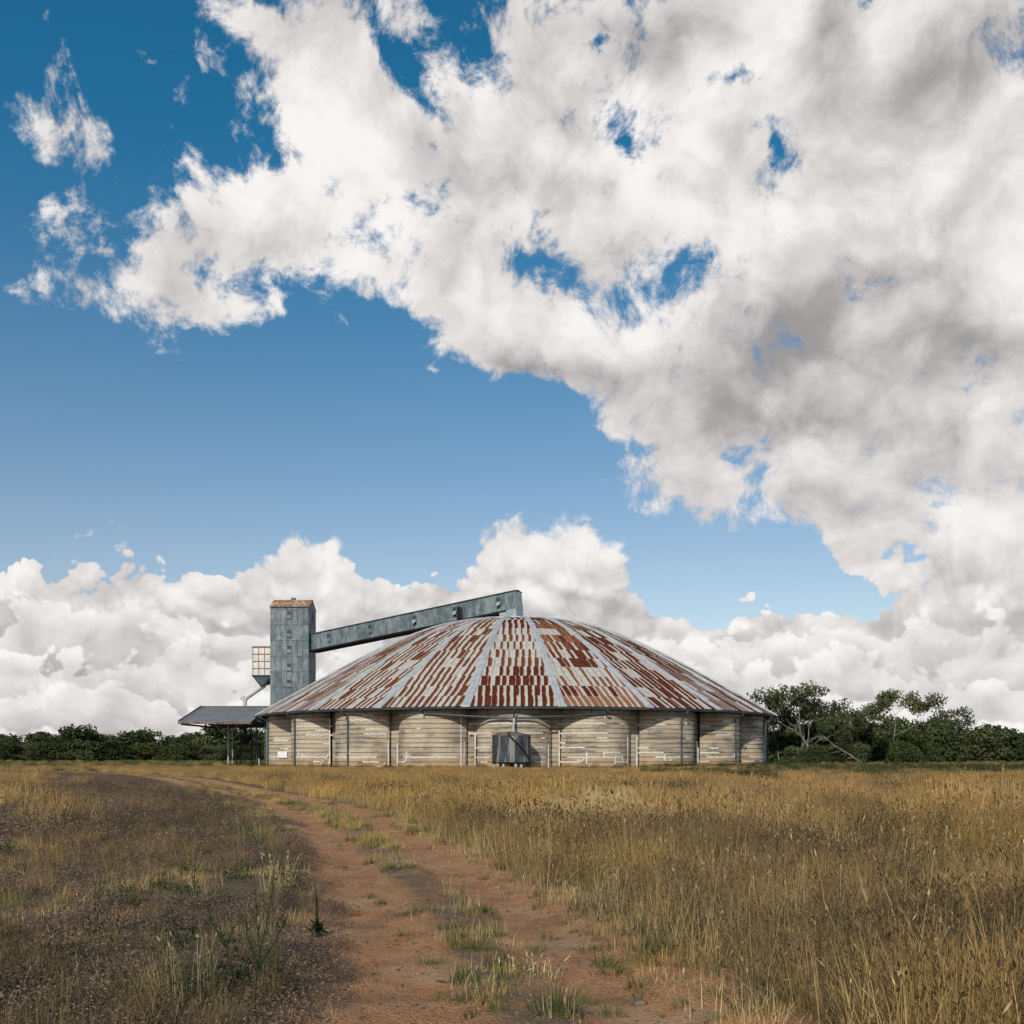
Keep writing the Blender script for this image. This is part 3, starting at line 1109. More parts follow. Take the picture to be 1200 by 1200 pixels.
rf.build('roof', MAT['gutter'], gal)
MB().box((0, -GW / 2 - .22, GH - .12), (GL + .12, -GW / 2 - .15, GH - .01), mg).build('fascia', MAT['gutter'], gal)
for X, op in ((391, .1), (442, .12), (494, .5), (539, .5), (585.5, .5)):
    s = (X - 364) / (602 - 364) * GL
    louvre(gal, mg @ Matrix.Translation((s, -GW / 2 - .06, .62)), .62, 1.35, op)
# the foot of the gallery standing on the crown
zc = roof_z(3)
foot = MB()
lo_ = GL - 2.7
fp = [mg @ Vector((lo_, 0, 0)), mg @ Vector((GL + .05, 0, 0))]
for s in (1,):
    y0, y1 = -GW / 2 + .0, GW / 2 - .02
    q = []
    for p, sgn in ((fp[0], 0), (fp[1], 1)):
        pass
    a0, a1 = mg @ Vector((lo_, y0, -.02)), mg @ Vector((GL + .02, y0, -.02))
    b0, b1 = mg @ Vector((lo_, y1, -.02)), mg @ Vector((GL + .02, y1, -.02))
    d0, d1, e0, e1 = (Vector((p.x + (.14 if i % 2 else 0), p.y, zc)) for i, p in enumerate((a0, a1, b0, b1)))
    foot.face([d0, d1, a1, a0])
    foot.face([e1, e0, b0, b1])
    foot.face([d1, e1, b1, a1])
    foot.face([e0, d0, a0, b0])
    foot.face([a0, a1, b1, b0])
    foot.face([d0, e0, e1, d1])
foot.build('discharge_box', MAT['galvpale'], gal)
# ------------------------------------------------------------------ bin hung on the tower, with its loading spout
bx0, bx1 = (297 - 600) / F * (TD + 1), TX0 - .14
by0, by1 = TD + .6, TD + 3.6
bz1 = EYE + (HZ - 758.5) / F * (TD + 1)
bz0 = EYE + (HZ - 792) / F * (TD + 1)
binw = empty('outload_bin', ((bx0 + bx1) / 2, (by0 + by1) / 2, 0), label='small pale sheeted bin with rusty bands hung beside the tower, spout below', cat='bin')
ox, oy = (bx0 + bx1) / 2, (by0 + by1) / 2
hx, hy = (bx1 - bx0) / 2, (by1 - by0) / 2
rowsN, colsN = 4, 3
for s, ax in ((-1, 'f'), (-1, 'l'), (1, 'k')):
    for r in range(rowsN):
        for c in range(colsN):
            z0, z1 = bz0 + (bz1 - bz0) * r / rowsN + .02, bz0 + (bz1 - bz0) * (r + 1) / rowsN - .02
            if ax == 'f' or ax == 'k':
                xa = -hx + 2 * hx * c / colsN + .02
                lo, hi2 = (xa, -hy if ax == 'f' else hy - .05, z0), (xa + 2 * hx / colsN - .04, (-hy if ax == 'f' else hy - .05) + .05, z1)
            else:
                ya = -hy + 2 * hy * c / colsN + .06
                lo, hi2 = (-hx, ya, z0), (-hx + .05, ya + 2 * hy / colsN - .08, z1)
            MB().box(lo, hi2).build('bin_sheet', MAT['binpale'], binw)
for r in range(rowsN + 1):
    z = bz0 + (bz1 - bz0) * r / rowsN
    g = MB()
    w = .11 if r in (0, rowsN) else .07
    e = .16 if r in (0, rowsN) else .05
    g.box((-hx - e, -hy - .08, z - w), (hx + .05, -hy - .005, z + w))
    g.box((-hx - .08, -hy + .0, z - w), (-hx - .005, hy, z + w))
    g.build('band', MAT['galvdark'] if r in (0,) else MAT['girt'], binw)
for c in range(colsN + 1):
    x = -hx + 2 * hx * c / colsN
    MB().box((x - .035, -hy - .06, bz0), (x + .035, -hy + .004, bz1)).build('stiffener', MAT['galvdark'], binw)
MB().box((-hx + .05, -hy + .05, bz1 - .1), (hx, hy - .05, bz1 - .02)).build('lid', MAT['canopyedge'], binw)
# hopper under it, tapering towards the tower
hp = MB()
hz = bz0 - 1.75
t4 = [(-hx + .02, -hy + .02, bz0 - .1), (hx, -hy + .02, bz0 - .1), (hx, hy, bz0 - .1), (-hx + .02, hy, bz0 - .1)]
b4 = [(-.35, -.45, hz), (.55, -.45, hz + .35), (.55, .45, hz + .35), (-.35, .45, hz)]
for i in range(4):
    j = (i + 1) % 4
    hp.face([b4[i], b4[j], t4[j], t4[i]])
hp.face(b4[::-1])
hp.face(t4)
hop = hp.build('hopper', MAT['galv'], binw)
for i in range(4):
    MB().bar(Vector(b4[i]), Vector(t4[i]), .1).build('hopper_rib', MAT['galvdark'], hop)
MB().bar((.2, -.2, hz + .35), (hx + .1, -.2, bz0 - 1.05), .16, .3).build('bracket', MAT['galvdark'], binw)
sx = (282.5 - 600) / F * (TD + 1) - ox
sz = EYE + (HZ - 820) / F * (TD + 1)
sp = MB()
sp.tube([(.15, 0, hz + .2), (sx + .35, 0, sz + .1)], .27, 8)
sp.build('spout', MAT['galvpale'], binw)
sb = MB()
q = [(sx - .45, sz + .25), (sx + .1, sz + .75), (sx + .75, sz + .35), (sx + .55, sz - .35), (sx + .55, sz - 1.0), (sx + .1, sz - 1.0), (sx + .1, sz - .3)]
f0 = [(x, -.3, z) for x, z in q]
f1 = [(x, .3, z) for x, z in q]
sb.face(f0[::-1])
sb.face(f1)
for i in range(len(q)):
    j = (i + 1) % len(q)
    sb.face([f0[i], f0[j], f1[j], f1[i]])
sb.build('spout_mouth', MAT['post'], binw)

# ------------------------------------------------------------------ low gabled canopy over the truck road
CX0, CX1 = -46.9, SC.x - R_EAVE - .32
CY0, CY1 = 140.0, 160.3
CYR = 150.3
CZE = EYE + (HZ - 846) / F * CY0
CZR = EYE + (HZ - 828.5) / F * CYR
can = empty('loading_canopy', ((CX0 + CX1) / 2, CYR, 0), label='low grey gabled sheet canopy on thin posts adjoining the round store', cat='canopy')
cx0, cx1 = CX0 - can.location.x, CX1 - can.location.x
NC = 13
for s, ye in ((-1, CY0 - CYR), (1, CY1 - CYR)):
    for c in range(NC):
        xa, xb = cx0 + (cx1 - cx0) * c / NC, cx0 + (cx1 - cx0) * (c + 1) / NC - .02
        j = random.uniform(0, .03)
        top = [(xa, ye, CZE + .05 + j), (xb, ye, CZE + .05 + j), (xb, 0, CZR + .05 + j), (xa, 0, CZR + .05 + j)]
        bot = [(p[0], p[1], p[2] - .07) for p in top]
        m2 = MB()
        m2.face(top if s < 0 else top[::-1])
        m2.face(bot[::-1] if s < 0 else bot)
        for i in range(4):
            k = (i + 1) % 4
            m2.face([top[i], bot[i], bot[k], top[k]])
        m2.build('roof_sheet', MAT['canopy'], can)
    MB().box((cx0 - .05, ye - .16, CZE - .30), (cx1, ye + .0, CZE + .02)).build('eave_flashing', MAT['canopyedge'], can)
for x in (cx0,):
    g = MB()
    g.bar((x, CY0 - CYR, CZE + .05), (x, 0, CZR + .05), .14, .34)
    g.bar((x, CY1 - CYR, CZE + .05), (x, 0, CZR + .05), .14, .34)
    g.build('barge_board', MAT['canopyedge'], can)
MB().bar((cx0, 0, CZR + .10), (cx1, 0, CZR + .10), .5, .08).build('ridge_cap', MAT['canopyedge'], can)
for y in (-8.6, -5, -1.5, 1.5, 5, 8.6):
    z = CZE + (CZR - CZE) * (1 - abs(y) / 10.15) - .2
    MB().box((cx0 + .1, y - .06, z - .10), (cx1 - .1, y + .06, z + .08)).build('purlin', MAT['galvdark'], can)
for x in (cx0 + .35, (267.5 - 600) / F * 150 - can.location.x, cx1 - .6):
    t2 = MB()
    t2.bar((x, CY0 - CYR + .2, CZE - .32), (x, CY1 - CYR - .2, CZE - .32), .14, .26)
    t2.bar((x, CY0 - CYR + .2, CZE - .15), (x, 0, CZR - .22), .12, .18)
    t2.bar((x, CY1 - CYR - .2, CZE - .15), (x, 0, CZR - .22), .12, .18)
    t2.build('truss', MAT['galvdark'], can)


def px(X, Y, d):
    return Vector(((X - 600) / F * d, d, EYE + (HZ - Y) / F * d))


for X, d, w, mt in ((267.5, 147.5, .24, 'post'), (272.5, 157.5, .18, 'post'), (301, 147.5, .22, 'pipe'), (294.5, 157.5, .2, 'galvdark')):
    p = px(X, 885, d) - can.location
    MB().tube([(p.x, p.y, 0), (p.x, p.y, CZE - .18)], w / 2, 8).build('post', MAT[mt], can)
    for s in (-1, 1):
        MB().bar((p.x, p.y, CZE - 2.3), (p.x + s * 1.55, p.y - (.9 if d < 150 else 0), CZE - .3), .11).build('brace', MAT['post' if X < 280 else 'galvdark'], can)

# weigh hopper standing under the canopy
hw = empty('truck_hopper', px(291, 885, 152.5) - Vector((0, 0, EYE)), label='dark steel truck loading hopper on spindly legs under the canopy', cat='hopper')
for xx in (-1.5, 1.5):
    for yy in (-1.2, 1.2):
        MB().box((xx - .09, yy - .09, 0), (xx + .09, yy + .09, 3.1)).build('leg', MAT['galvdark'], hw)
MB().box((-1.7, -1.4, 3.1), (1.7, 1.4, 3.45)).build('deck', MAT['galvdark'], hw)
fn = MB()
t4 = [(-1.2, -1.1, 4.7), (.5, -1.1, 4.7), (.5, 1.1, 4.7), (-1.2, 1.1, 4.7)]
b4 = [(-.75, -.4, 3.3), (-.15, -.4, 3.3), (-.15, .4, 3.3), (-.75, .4, 3.3)]
for i in range(4):
    j = (i + 1) % 4
    fn.face([b4[i], b4[j], t4[j], t4[i]])
fn.face(b4[::-1])
fn.face(t4)
fn.build('funnel', MAT['galvdark'], hw)
MB().tube([(-.5, 0, 4.6), (-.5, 0, CZE - .35)], .3, 8).build('drop_pipe', MAT['galvdark'], hw)
MB().bar((-1.5, -1.2, .3), (1.5, -1.2, 3.0), .08).build('brace', MAT['galvdark'], hw)
MB().bar((1.5, -1.2, 3.5), (1.5, -1.2, 4.5), .06).build('rail_post', MAT['galvdark'], hw)
MB().bar((-1.6, -1.25, 4.5), (1.6, -1.25, 4.5), .06).build('handrail', MAT['galvdark'], hw)
st = empty('marker_post', px(303.6, 885, 131) - Vector((0, 0, EYE)), label='short pale post standing at the left end of the store wall', cat='post')
MB().box((-.07, -.07, 0), (.07, .07, 1.15)).build('shaft', MAT['post'], st)
MB().box((-.085, -.085, 1.15), (.085, .085, 1.22)).build('cap', MAT['canopyedge'], st)


# ------------------------------------------------------------------ rainwater tank in front of the middle bay, fed by two sloping pipes
def tank_material():
    m, t, b = material('streaked_tank_iron', .6, .35)
    co = objco(t)
    st_ = t.noise(t.mapping(co, scale=(1, 1, .10)), 1.7, 4, .55)
    fi = t.noise(t.mapping(co, scale=(1, 1, .3)), 5, 5, .65)
    col = t.mix(t.rng(fi, .35, .65), (.022, .028, .033, 1), (.06, .07, .078, 1))
    col = t.mix(t.m('MULTIPLY', t.rng(st_, .53, .60), .85), col, (.26, .24, .23, 1))
    t.put(b.inputs['Base Color'], col)
    return m


pf, nf = lobe_plan(0, 0)
TK = SC + pf + nf * 2.75
tank = empty('water_tank', (TK.x - .25, TK.y, 0), label='dark streaked round iron water tank on stumps before the store wall', cat='water tank')
tz0, tz1, tr = .86, 3.75, 2.08
n = 48
mb = MB()
rws = []
nz = 60
for i in range(nz + 1):
    f = i / nz
    z = tz0 + (tz1 - tz0) * f
    rr = tr + .022 * math.sin(f * 2 * math.pi * 15)
    rws.append([(rr * math.cos(2 * math.pi * k / n), rr * math.sin(2 * math.pi * k / n), z) for k in range(n)])
mb.grid(rws, close=True)
mb.face(list(reversed(rws[0])))
mb.build('tank_wall', tank_material(), tank, smooth=True)
mb = MB()
rws = [[(rr * math.cos(2 * math.pi * k / n), rr * math.sin(2 * math.pi * k / n), z) for k in range(n)] for rr, z in ((tr + .06, tz1 - .05), (tr + .06, tz1 + .04), (tr * .5, tz1 + .30), (.25, tz1 + .40), (.02, tz1 + .41))]
mb.grid(rws, close=True)
mb.build('tank_lid', MAT['canopyedge'], tank)
mb = MB()
rws = [[(rr * math.cos(2 * math.pi * k / n), rr * math.sin(2 * math.pi * k / n), z) for k in range(n)] for rr, z in ((tr - .2, tz0 - .15), (tr + .05, tz0 - .15), (tr + .05, tz0 - .01), (tr - .2, tz0 - .01))]
mb.grid(rws, close=True)
mb.build('base_ring', MAT['dark'], tank)
for k, (xx, yy) in enumerate(((-1.85, -.7), (-.85, -1.75), (.45, -1.9), (1.05, -1.6), (1.75, -.8), (-1.2, 1.2), (1.2, 1.2), (0, 0))):
    MB().tube([(xx, yy, -.05), (xx, yy, tz0 - .14)], .13, 8).build('stump', MAT['post'] if k < 4 else MAT['deck'], tank)
hose = [(-.28, -1.7, tz1 + .20), (-.28, -2.0, tz1 + .16)]
for i in range(9):
    f = i / 8
    a = R(-98 + 70 * f)
    hose.append(((tr + .11) * math.cos(a), (tr + .11) * math.sin(a), tz1 - .02 + (tz0 + .3 - tz1) * f))
hose += [(2.0, -.95, tz0 - .15), (1.9, -1.1, .25), (1.55, -1.4, .06)]
MB().tube(hose, .085, 8).build('overflow_hose', MAT['dark'], tank)
# feed pipes: from the gutters of the two neighbouring bays to a junction over the tank
fp_o = empty('feed_pipe', SC, label='two shallow sloping pipes joining above the tank and dropping into it', cat='pipe')
J = pf + nf * .55
J = Vector((J.x, J.y, EYE + (HZ - 842) / F * (J.y + SC.y)))
for b in (-1, 1):
    p, nrm = lobe_plan(b, 0)
    q = p + nrm * .3
    zt = EYE + (HZ - 836) / F * (q.y + SC.y)
    g = polar(R_EAVE + .10, b * DPH + ROT, Z_EAVE - .3)
    MB().tube([g, g + Vector((0, 0, -.2)), (q.x, q.y, zt), J], .11, 8).build('sloping_pipe', MAT['pipe'], fp_o)
g = polar(R_EAVE + .1, ROT, Z_EAVE - .3)
MB().tube([g, (J.x, J.y, J.z)], .10, 8).build('drop_pipe', MAT['pipe'], fp_o)
tt = Vector((tank.location.x + .15, tank.location.y + .9, tz1 + .22)) - SC
MB().tube([J, J + Vector((.02, -.05, -.25)), tt], .14, 8).build('inlet_pipe', MAT['rib'], fp_o)

# white notice board on the wall, left
h = wall_hit(332)
sgn = empty('notice_board', (h[0].x + h[1].x * .16, h[0].y + h[1].y * .16, EYE + (HZ - 888) / F * h[0].y), math.atan2(h[1].x, -h[1].y), label='plain white rectangular board fixed low on the store wall', cat='board')
MB().box((-.72, -.03, 0), (.72, .03, .82)).build('panel', MAT['white'], sgn)
for x in (-.5, .5):
    MB().box((x - .04, .03, .1), (x + .04, .12, .7)).build('batten', MAT['post'], sgn)

# ------------------------------------------------------------------ ground, track
def vnoise(x, y, s, seed=0):
    """smooth value noise, numpy"""
    x, y = np.asarray(x, float) * s + seed * 17.3, np.asarray(y, float) * s - seed * 9.1
    xi, yi = np.floor(x).astype(np.int64), np.floor(y).astype(np.int64)
    fx, fy = x - xi, y - yi
    fx, fy = fx * fx * (3 - 2 * fx), fy * fy * (3 - 2 * fy)

    def hsh(a, b):
        h_ = (a * 374761393 + b * 668265263 + seed * 1442695) & 0xffffffff
        h_ = ((h_ ^ (h_ >> 13)) * 1274126177) & 0xffffffff
        return ((h_ ^ (h_ >> 16)) & 0xffff) / 65535.0
    a, b, c, d = hsh(xi, yi), hsh(xi + 1, yi), hsh(xi, yi + 1), hsh(xi + 1, yi + 1)
    return (a * (1 - fx) + b * fx) * (1 - fy) + (c * (1 - fx) + d * fx) * fy


def fbm(x, y, s, seed=0, o=4):
    v, a, t = 0, 1, 0
    for i in range(o):
        v = v + a * vnoise(x, y, s * 2 ** i, seed + i)
        t += a
        a *= .55
    return v / t


TRACK = np.array([(1.6, -8), (.9, 0), (.35, 4.0), (.06, 6.0), (-.42, 8.7), (-1.1, 12), (-2.15, 16.2), (-3.6, 22), (-5.5, 28.5), (-8.6, 36), (-12.2, 44), (-17.5, 56), (-24, 70), (-36, 88), (-60, 112), (-110, 150)])


def smooth_line(p, n=24):
    out = []
    for i in range(len(p) - 1):
        p0, p1, p2, p3 = p[max(i - 1, 0)], p[i], p[i + 1], p[min(i + 2, len(p) - 1)]
        for k in range(n):
            t = k / n
            out.append(.5 * ((2 * p1) + (-p0 + p2) * t + (2 * p0 - 5 * p1 + 4 * p2 - p3) * t * t + (-p0 + 3 * p1 - 3 * p2 + p3) * t ** 3))
    return np.array(out)


TL = smooth_line(TRACK, 10)
TT = np.gradient(TL, axis=0)
TT /= np.linalg.norm(TT, axis=1)[:, None]


def lateral(x, y):
    """signed distance from the middle of the track, positive to its right going away"""
    x, y = np.asarray(x, float).ravel(), np.asarray(y, float).ravel()
    out = np.empty(len(x))
    for i in range(0, len(x), 20000):
        dxx = x[i:i + 20000, None] - TL[None, :, 0]
        dyy = y[i:i + 20000, None] - TL[None, :, 1]
        k = np.argmin(dxx * dxx + dyy * dyy, axis=1)
        ii = np.arange(len(k))
        out[i:i + 20000] = dxx[ii, k] * TT[k, 1] - dyy[ii, k] * TT[k, 0]
    return out


def rut(lat):
    wob = 1
    return np.maximum(np.exp(-((lat + .66) / .42) ** 4), np.exp(-((lat - .74) / .34) ** 4))


def ground_z(x, y, lat=None):
    x, y = np.asarray(x, float).ravel(), np.asarray(y, float).ravel()
    if lat is None:
        lat = lateral(x, y)
    far = np.clip((np.abs(lat) - 1.2) / 2.5, 0, 1)
    z = -.06 * rut(lat) + .07 * (fbm(x, y, .8, 3) - .5) + .03 * (fbm(x, y, 6.0, 5, 4) - .5)
    z += far * (.30 * (fbm(x, y, .16, 8) - .5) + .10 * (fbm(x, y, .6, 9) - .5))
    d = np.hypot(x, y)
    z *= np.clip(1.4 - d / 200, .0, 1)
    rs = np.hypot(x - SC.x, y - SC.y)
    z *= np.clip((rs - 37) / 6, .0, 1)
    return z


ys = [-500, -200, -80, -35, -15, -6, -2, 0, 1.5, 2.6]
y = 3.4
while y < 3200:
    ys.append(y)
    y *= 1.0125 if y < 160 else 1.06
tcol = np.linspace(-1, 1, 361)
tcol = .22 * tcol + .78 * tcol ** 3
GX, GY = [], []
for y in ys:
    GX.append(tcol * (45 + 1.15 * abs(y)))
    GY.append(np.full(len(tcol), y))
GX, GY = np.array(GX), np.array(GY)
glat = lateral(GX, GY)
GZ = ground_z(GX, GY, glat)
nr, nc = GX.shape
me = bpy.data.meshes.new('ground')
idx = np.arange(nr * nc).reshape(nr, nc)
faces = np.stack([idx[:-1, :-1], idx[:-1, 1:], idx[1:, 1:], idx[1:, :-1]], axis=-1).reshape(-1, 4)
me.vertices.add(nr * nc)
me.vertices.foreach_set('co', np.stack([GX.ravel(), GY.ravel(), GZ], axis=1).astype(np.float32).ravel())
me.loops.add(faces.size)
me.loops.foreach_set('vertex_index', faces.ravel().astype(np.int32))
me.polygons.add(len(faces))
me.polygons.foreach_set('loop_start', np.arange(0, faces.size, 4, dtype=np.int32))
me.polygons.foreach_set('loop_total', np.full(len(faces), 4, dtype=np.int32))
at = me.attributes.new('lat', 'FLOAT', 'POINT')
at.data.foreach_set('value', np.clip(glat, -30, 30).astype(np.float32))
me.update()
me.polygons.foreach_set('use_smooth', [True] * len(faces))


def ground_material():
    m, t, b = material('red_soil_and_thatch', .97, .08)
    co = objco(t)
    lat = attr(t, 'lat').outputs['Fac']
    n0 = t.noise(co, .9, 5, .6)
    n1 = t.noise(co, 4.0, 6, .65)
    n2 = t.noise(co, 22.0, 5, .7)
    n3 = t.noise(co, 70.0, 3, .6)
    wob = t.m('ADD', t.m('MULTIPLY', t.m('SUBTRACT', n0, .5), 1.1), t.m('MULTIPLY', t.m('SUBTRACT', n1, .5), .7))
    lw = t.m('ADD', lat, wob)
    al = t.m('ABSOLUTE', lw)
    track = t.rng(t.m('ABSOLUTE', t.m('SUBTRACT', lw, .18)), 1.15, 1.9, 1, 0)
    med = t.rng(t.m('ABSOLUTE', t.m('SUBTRACT', t.m('MULTIPLY_ADD', wob, .45, lat), .06)), .10, .40, 1, 0)
    red = t.mix(t.rng(n1, .3, .7), (.50, .228, .102, 1), (.62, .335, .165, 1))
    red = t.mix(t.m('MULTIPLY', t.rng(n2, .5, .75), .6), red, (.19, .105, .065, 1))
    red = t.mix(t.m('MULTIPLY', t.rng(n3, .60, .72), .55), red, (.10, .075, .06, 1))
    red = t.mix(t.m('MULTIPLY', t.rng(n3, .38, .28), .5), red, (.56, .40, .27, 1))
    grit = t.voro(co, 42, 0, feature='F1')
    red = t.mix(t.m('MULTIPLY', t.rng(grit, .22, .10), t.rng(n1, .40, .60, .1, .8)), red, (.085, .065, .055, 1))
    grey_ = t.rng(t.noise(t.mapping(co, loc=(7, 3, 0)), 1.3, 4, .6), .50, .66)
    red = t.mix(t.m('MULTIPLY', grey_, .6), red, (.23, .155, .105, 1))
    red = t.mix(t.m('MULTIPLY', t.rng(n0, .52, .64), .5), red, (.62, .40, .235, 1))
    litter = t.mix(t.rng(n2, .35, .65), (.17, .12, .075, 1), (.27, .205, .125, 1))
    litter = t.mix(t.m('MULTIPLY', t.rng(n3, .5, .65), .6), litter, (.085, .065, .05, 1))
    soil = t.mix(t.rng(n1, .4, .62), (.145, .095, .062, 1), (.20, .135, .085, 1))
    field = t.mix(t.rng(n0, .40, .62), litter, soil)
    red = t.mix(t.m('MULTIPLY', med, t.rng(n1, .36, .58, .35, .95)), red, litter)
    t.put(b.inputs['Base Color'], t.mix(track, field, red))
    bump(t, b, t.m('SUBTRACT', t.m('ADD', n3, n2), t.m('MULTIPLY', grit, .8)), 1.0, .035)
    return m


me.materials.append(ground_material())
ground = bpy.data.objects.new('ground', me)
COL.objects.link(ground)
tag(ground, kind='structure', label='red soil track and dry pasture ground')


# ------------------------------------------------------------------ vegetation materials
def plant_material(name, c0, c1, tip=None, base=None, tr=.25, spread=.35):
    """tone = (height along the blade, random, seed head flag)"""
    m, t, b = material(name, .9, .12)
    tone = t.node('ShaderNodeSeparateColor')
    t.put(tone.inputs[0], attr(t, 'tone').outputs['Color'])
    hgt, rnd, seed = tone.outputs
    oi = t.node('ShaderNodeObjectInfo').outputs['Random']
    f = t.m('ADD', t.m('MULTIPLY', rnd, .65), t.m('MULTIPLY', oi, .35))
    col = t.mix(f, c0 + (1,), c1 + (1,))
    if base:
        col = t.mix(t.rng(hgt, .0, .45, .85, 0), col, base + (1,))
    if tip:
        col = t.mix(seed, col, tip + (1,))
    pos = t.node('ShaderNodeNewGeometry').outputs['Position']
    drift = t.noise(t.mapping(pos, scale=(1, 1, .2)), .22, 4, .6)           # the stand is riper in some places than in others
    hs = t.node('ShaderNodeHueSaturation')
    t.put(hs.inputs['Saturation'], t.rng(drift, .3, .7, .94, 1.12))
    t.put(hs.inputs['Color'], col)
    t.put(hs.inputs['Value'], t.m('MULTIPLY', t.m('MULTIPLY_ADD', oi, spread, 1 - spread / 2), t.rng(drift, .32, .66, .74, 1.25)))
    t.put(b.inputs['Base Color'], hs.outputs[0])
    tl = t.node('ShaderNodeBsdfTranslucent')
    t.put(tl.inputs[0], hs.outputs[0])
    mx = t.node('ShaderNodeMixShader')
    mx.inputs[0].default_value = tr
    out = m.node_tree.nodes['Material Output']
    t.put(mx.inputs[1], b.outputs[0])
    t.put(mx.inputs[2], tl.outputs[0])
    t.put(out.inputs[0], mx.outputs[0])
    return m


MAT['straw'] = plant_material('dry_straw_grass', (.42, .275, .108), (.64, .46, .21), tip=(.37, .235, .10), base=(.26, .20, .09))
MAT['strawnear'] = plant_material('dimmed_near_grass', (.34, .228, .094), (.54, .385, .175), tip=(.29, .185, .084), base=(.17, .145, .062))  # straw tones browned and darkened near the camera: foreground shade put into the colour
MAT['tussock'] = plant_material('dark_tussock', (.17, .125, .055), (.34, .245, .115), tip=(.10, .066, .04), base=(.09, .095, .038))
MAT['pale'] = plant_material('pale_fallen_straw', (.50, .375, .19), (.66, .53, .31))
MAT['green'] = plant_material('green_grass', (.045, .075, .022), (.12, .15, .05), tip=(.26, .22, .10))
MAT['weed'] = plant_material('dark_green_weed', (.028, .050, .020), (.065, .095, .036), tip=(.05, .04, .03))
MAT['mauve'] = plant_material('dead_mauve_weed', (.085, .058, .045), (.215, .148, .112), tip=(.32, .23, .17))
MAT['leaf'] = plant_material('gum_leaves', (.055, .070, .032), (.125, .138, .062), tip=(.13, .10, .05), tr=.2, spread=.25)
MAT['leaf2'] = plant_material('dense_leaves', (.028, .044, .017), (.075, .095, .034), tip=(.10, .085, .03), tr=.2, spread=.35)
MAT['bark'] = mottled('pale_bark', (.12, .105, .09), (.24, .215, .19), 1.2, .9, stretch=(1, 1, .3))
MAT['barkdark'] = mottled('dark_bark', (.06, .05, .042), (.12, .10, .085), 1.5, .9, stretch=(1, 1, .3))
MAT['stone'] = mottled('grey_stone', (.09, .072, .06), (.19, .145, .115), 14, .9, bmp=.4)
MAT['pebble'] = mottled('red_gravel', (.10, .065, .045), (.32, .19, .115), 9, .95)


def blade(mb, x, y, z, az_, lean, h_, w, rnd, seed=0.0, segs=3, curl=.5):
    """a tapering grass blade bending away from upright"""
    dx_, dy_ = math.cos(az_), math.sin(az_)
    sx_, sy_ = -dy_, dx_
    pts = []
    ang = lean * .4
    px_, pz = 0.0, 0.0
    for i in range(segs + 1):
        t = i / segs
        ww = w * (1 - .75 * t) * .5
        pts.append(((x + dx_ * px_ - sx_ * ww, y + dy_ * px_ - sy_ * ww, z + pz), (x + dx_ * px_ + sx_ * ww, y + dy_ * px_ + sy_ * ww, z + pz)))
        px_ += math.sin(ang) * h_ / segs
        pz += math.cos(ang) * h_ / segs
        ang += (lean * .6 + curl * lean) / segs
    for i in range(segs):
        t = (i + .5) / segs
        mb.face([pts[i][0], pts[i][1], pts[i + 1][1], pts[i + 1][0]], None, (t, rnd, 0, 1))
    if seed:
        a, b = pts[-1]
        cx, cy, cz = (a[0] + b[0]) / 2, (a[1] + b[1]) / 2, a[2]
        sl = seed
        for q in (0, 1.57):
            ux, uy = math.cos(az_ + 1.57 + q) * w * 1.3, math.sin(az_ + 1.57 + q) * w * 1.3
            ex, ey, ez = dx_ * math.sin(ang) * sl, dy_ * math.sin(ang) * sl, math.cos(ang) * sl
            mb.face([(cx, cy, cz), (cx + ux + ex * .4, cy + uy + ey * .4, cz + ez * .4), (cx + ex, cy + ey, cz + ez), (cx - ux + ex * .4, cy - uy + ey * .4, cz + ez * .4)], None, (1, rnd, 1, 1))


def tuft(n, rad, h0, h1, lean, w, seedp=0.0, seedl=.05, curl=.5, segs=3, rs=0):
    r_ = random.Random(rs)
    mb = MB()
    for i in range(n):
        a = r_.uniform(0, 6.283)
        d = rad * math.sqrt(r_.random())
        az_ = a + r_.gauss(0, .9)
        ln = abs(r_.gauss(lean, lean * .55)) * (.4 + .6 * d / rad)
        blade(mb, math.cos(a) * d, math.sin(a) * d, -.03, az_, ln, r_.uniform(h0, h1), w * r_.uniform(.7, 1.3), r_.random(), seedl * r_.uniform(.7, 1.4) if r_.random() < seedp else 0, segs, curl)
    return mb


def twiggy(n, rad, h0, h1, leaf, rs=0, stems=7):
    """low tangled weed: wiry stems carrying many crumbs of leaf"""
    r_ = random.Random(rs)
    mb = MB()
    for s in range(stems):
        a = r_.uniform(0, 6.283)
        blade(mb, r_.gauss(0, rad * .3), r_.gauss(0, rad * .3), -.02, a, r_.uniform(.3, 1.2), r_.uniform(h0, h1), .006, r_.random() * .5, 0, 3)
    for i in range(n):
        a = r_.uniform(0, 6.283)
        d = rad * math.sqrt(r_.random())
        z = (h0 + (h1 - h0) * r_.random()) * (1 - .6 * (d / rad) ** 2) * r_.uniform(.15, 1)
        c = Vector((math.cos(a) * d, math.sin(a) * d, z))
        u = Vector((r_.gauss(0, 1), r_.gauss(0, 1), r_.gauss(0, .6))).normalized() * leaf * r_.uniform(.5, 1.3)
        v = Vector((r_.gauss(0, 1), r_.gauss(0, 1), r_.gauss(0, 1))).cross(u).normalized() * leaf * .45
        mb.face([c - u, c + v, c + u, c - v], None, (z / h1, r_.random(), 1.0 if r_.random() < .25 else 0, 1))
    return mb


def proto(mb, name, mat):
    me_ = mb.mesh(name)
    me_.materials.append(mat)
    return bpy.data.objects.new(name, me_)      # never linked to the scene: only the source of instances


HEAP = ((702 - 600) / F * 23.6, 23.6)
KEEP = [(371, 1097, .30), (282, 1176, .16), (298, 1192, .16)]


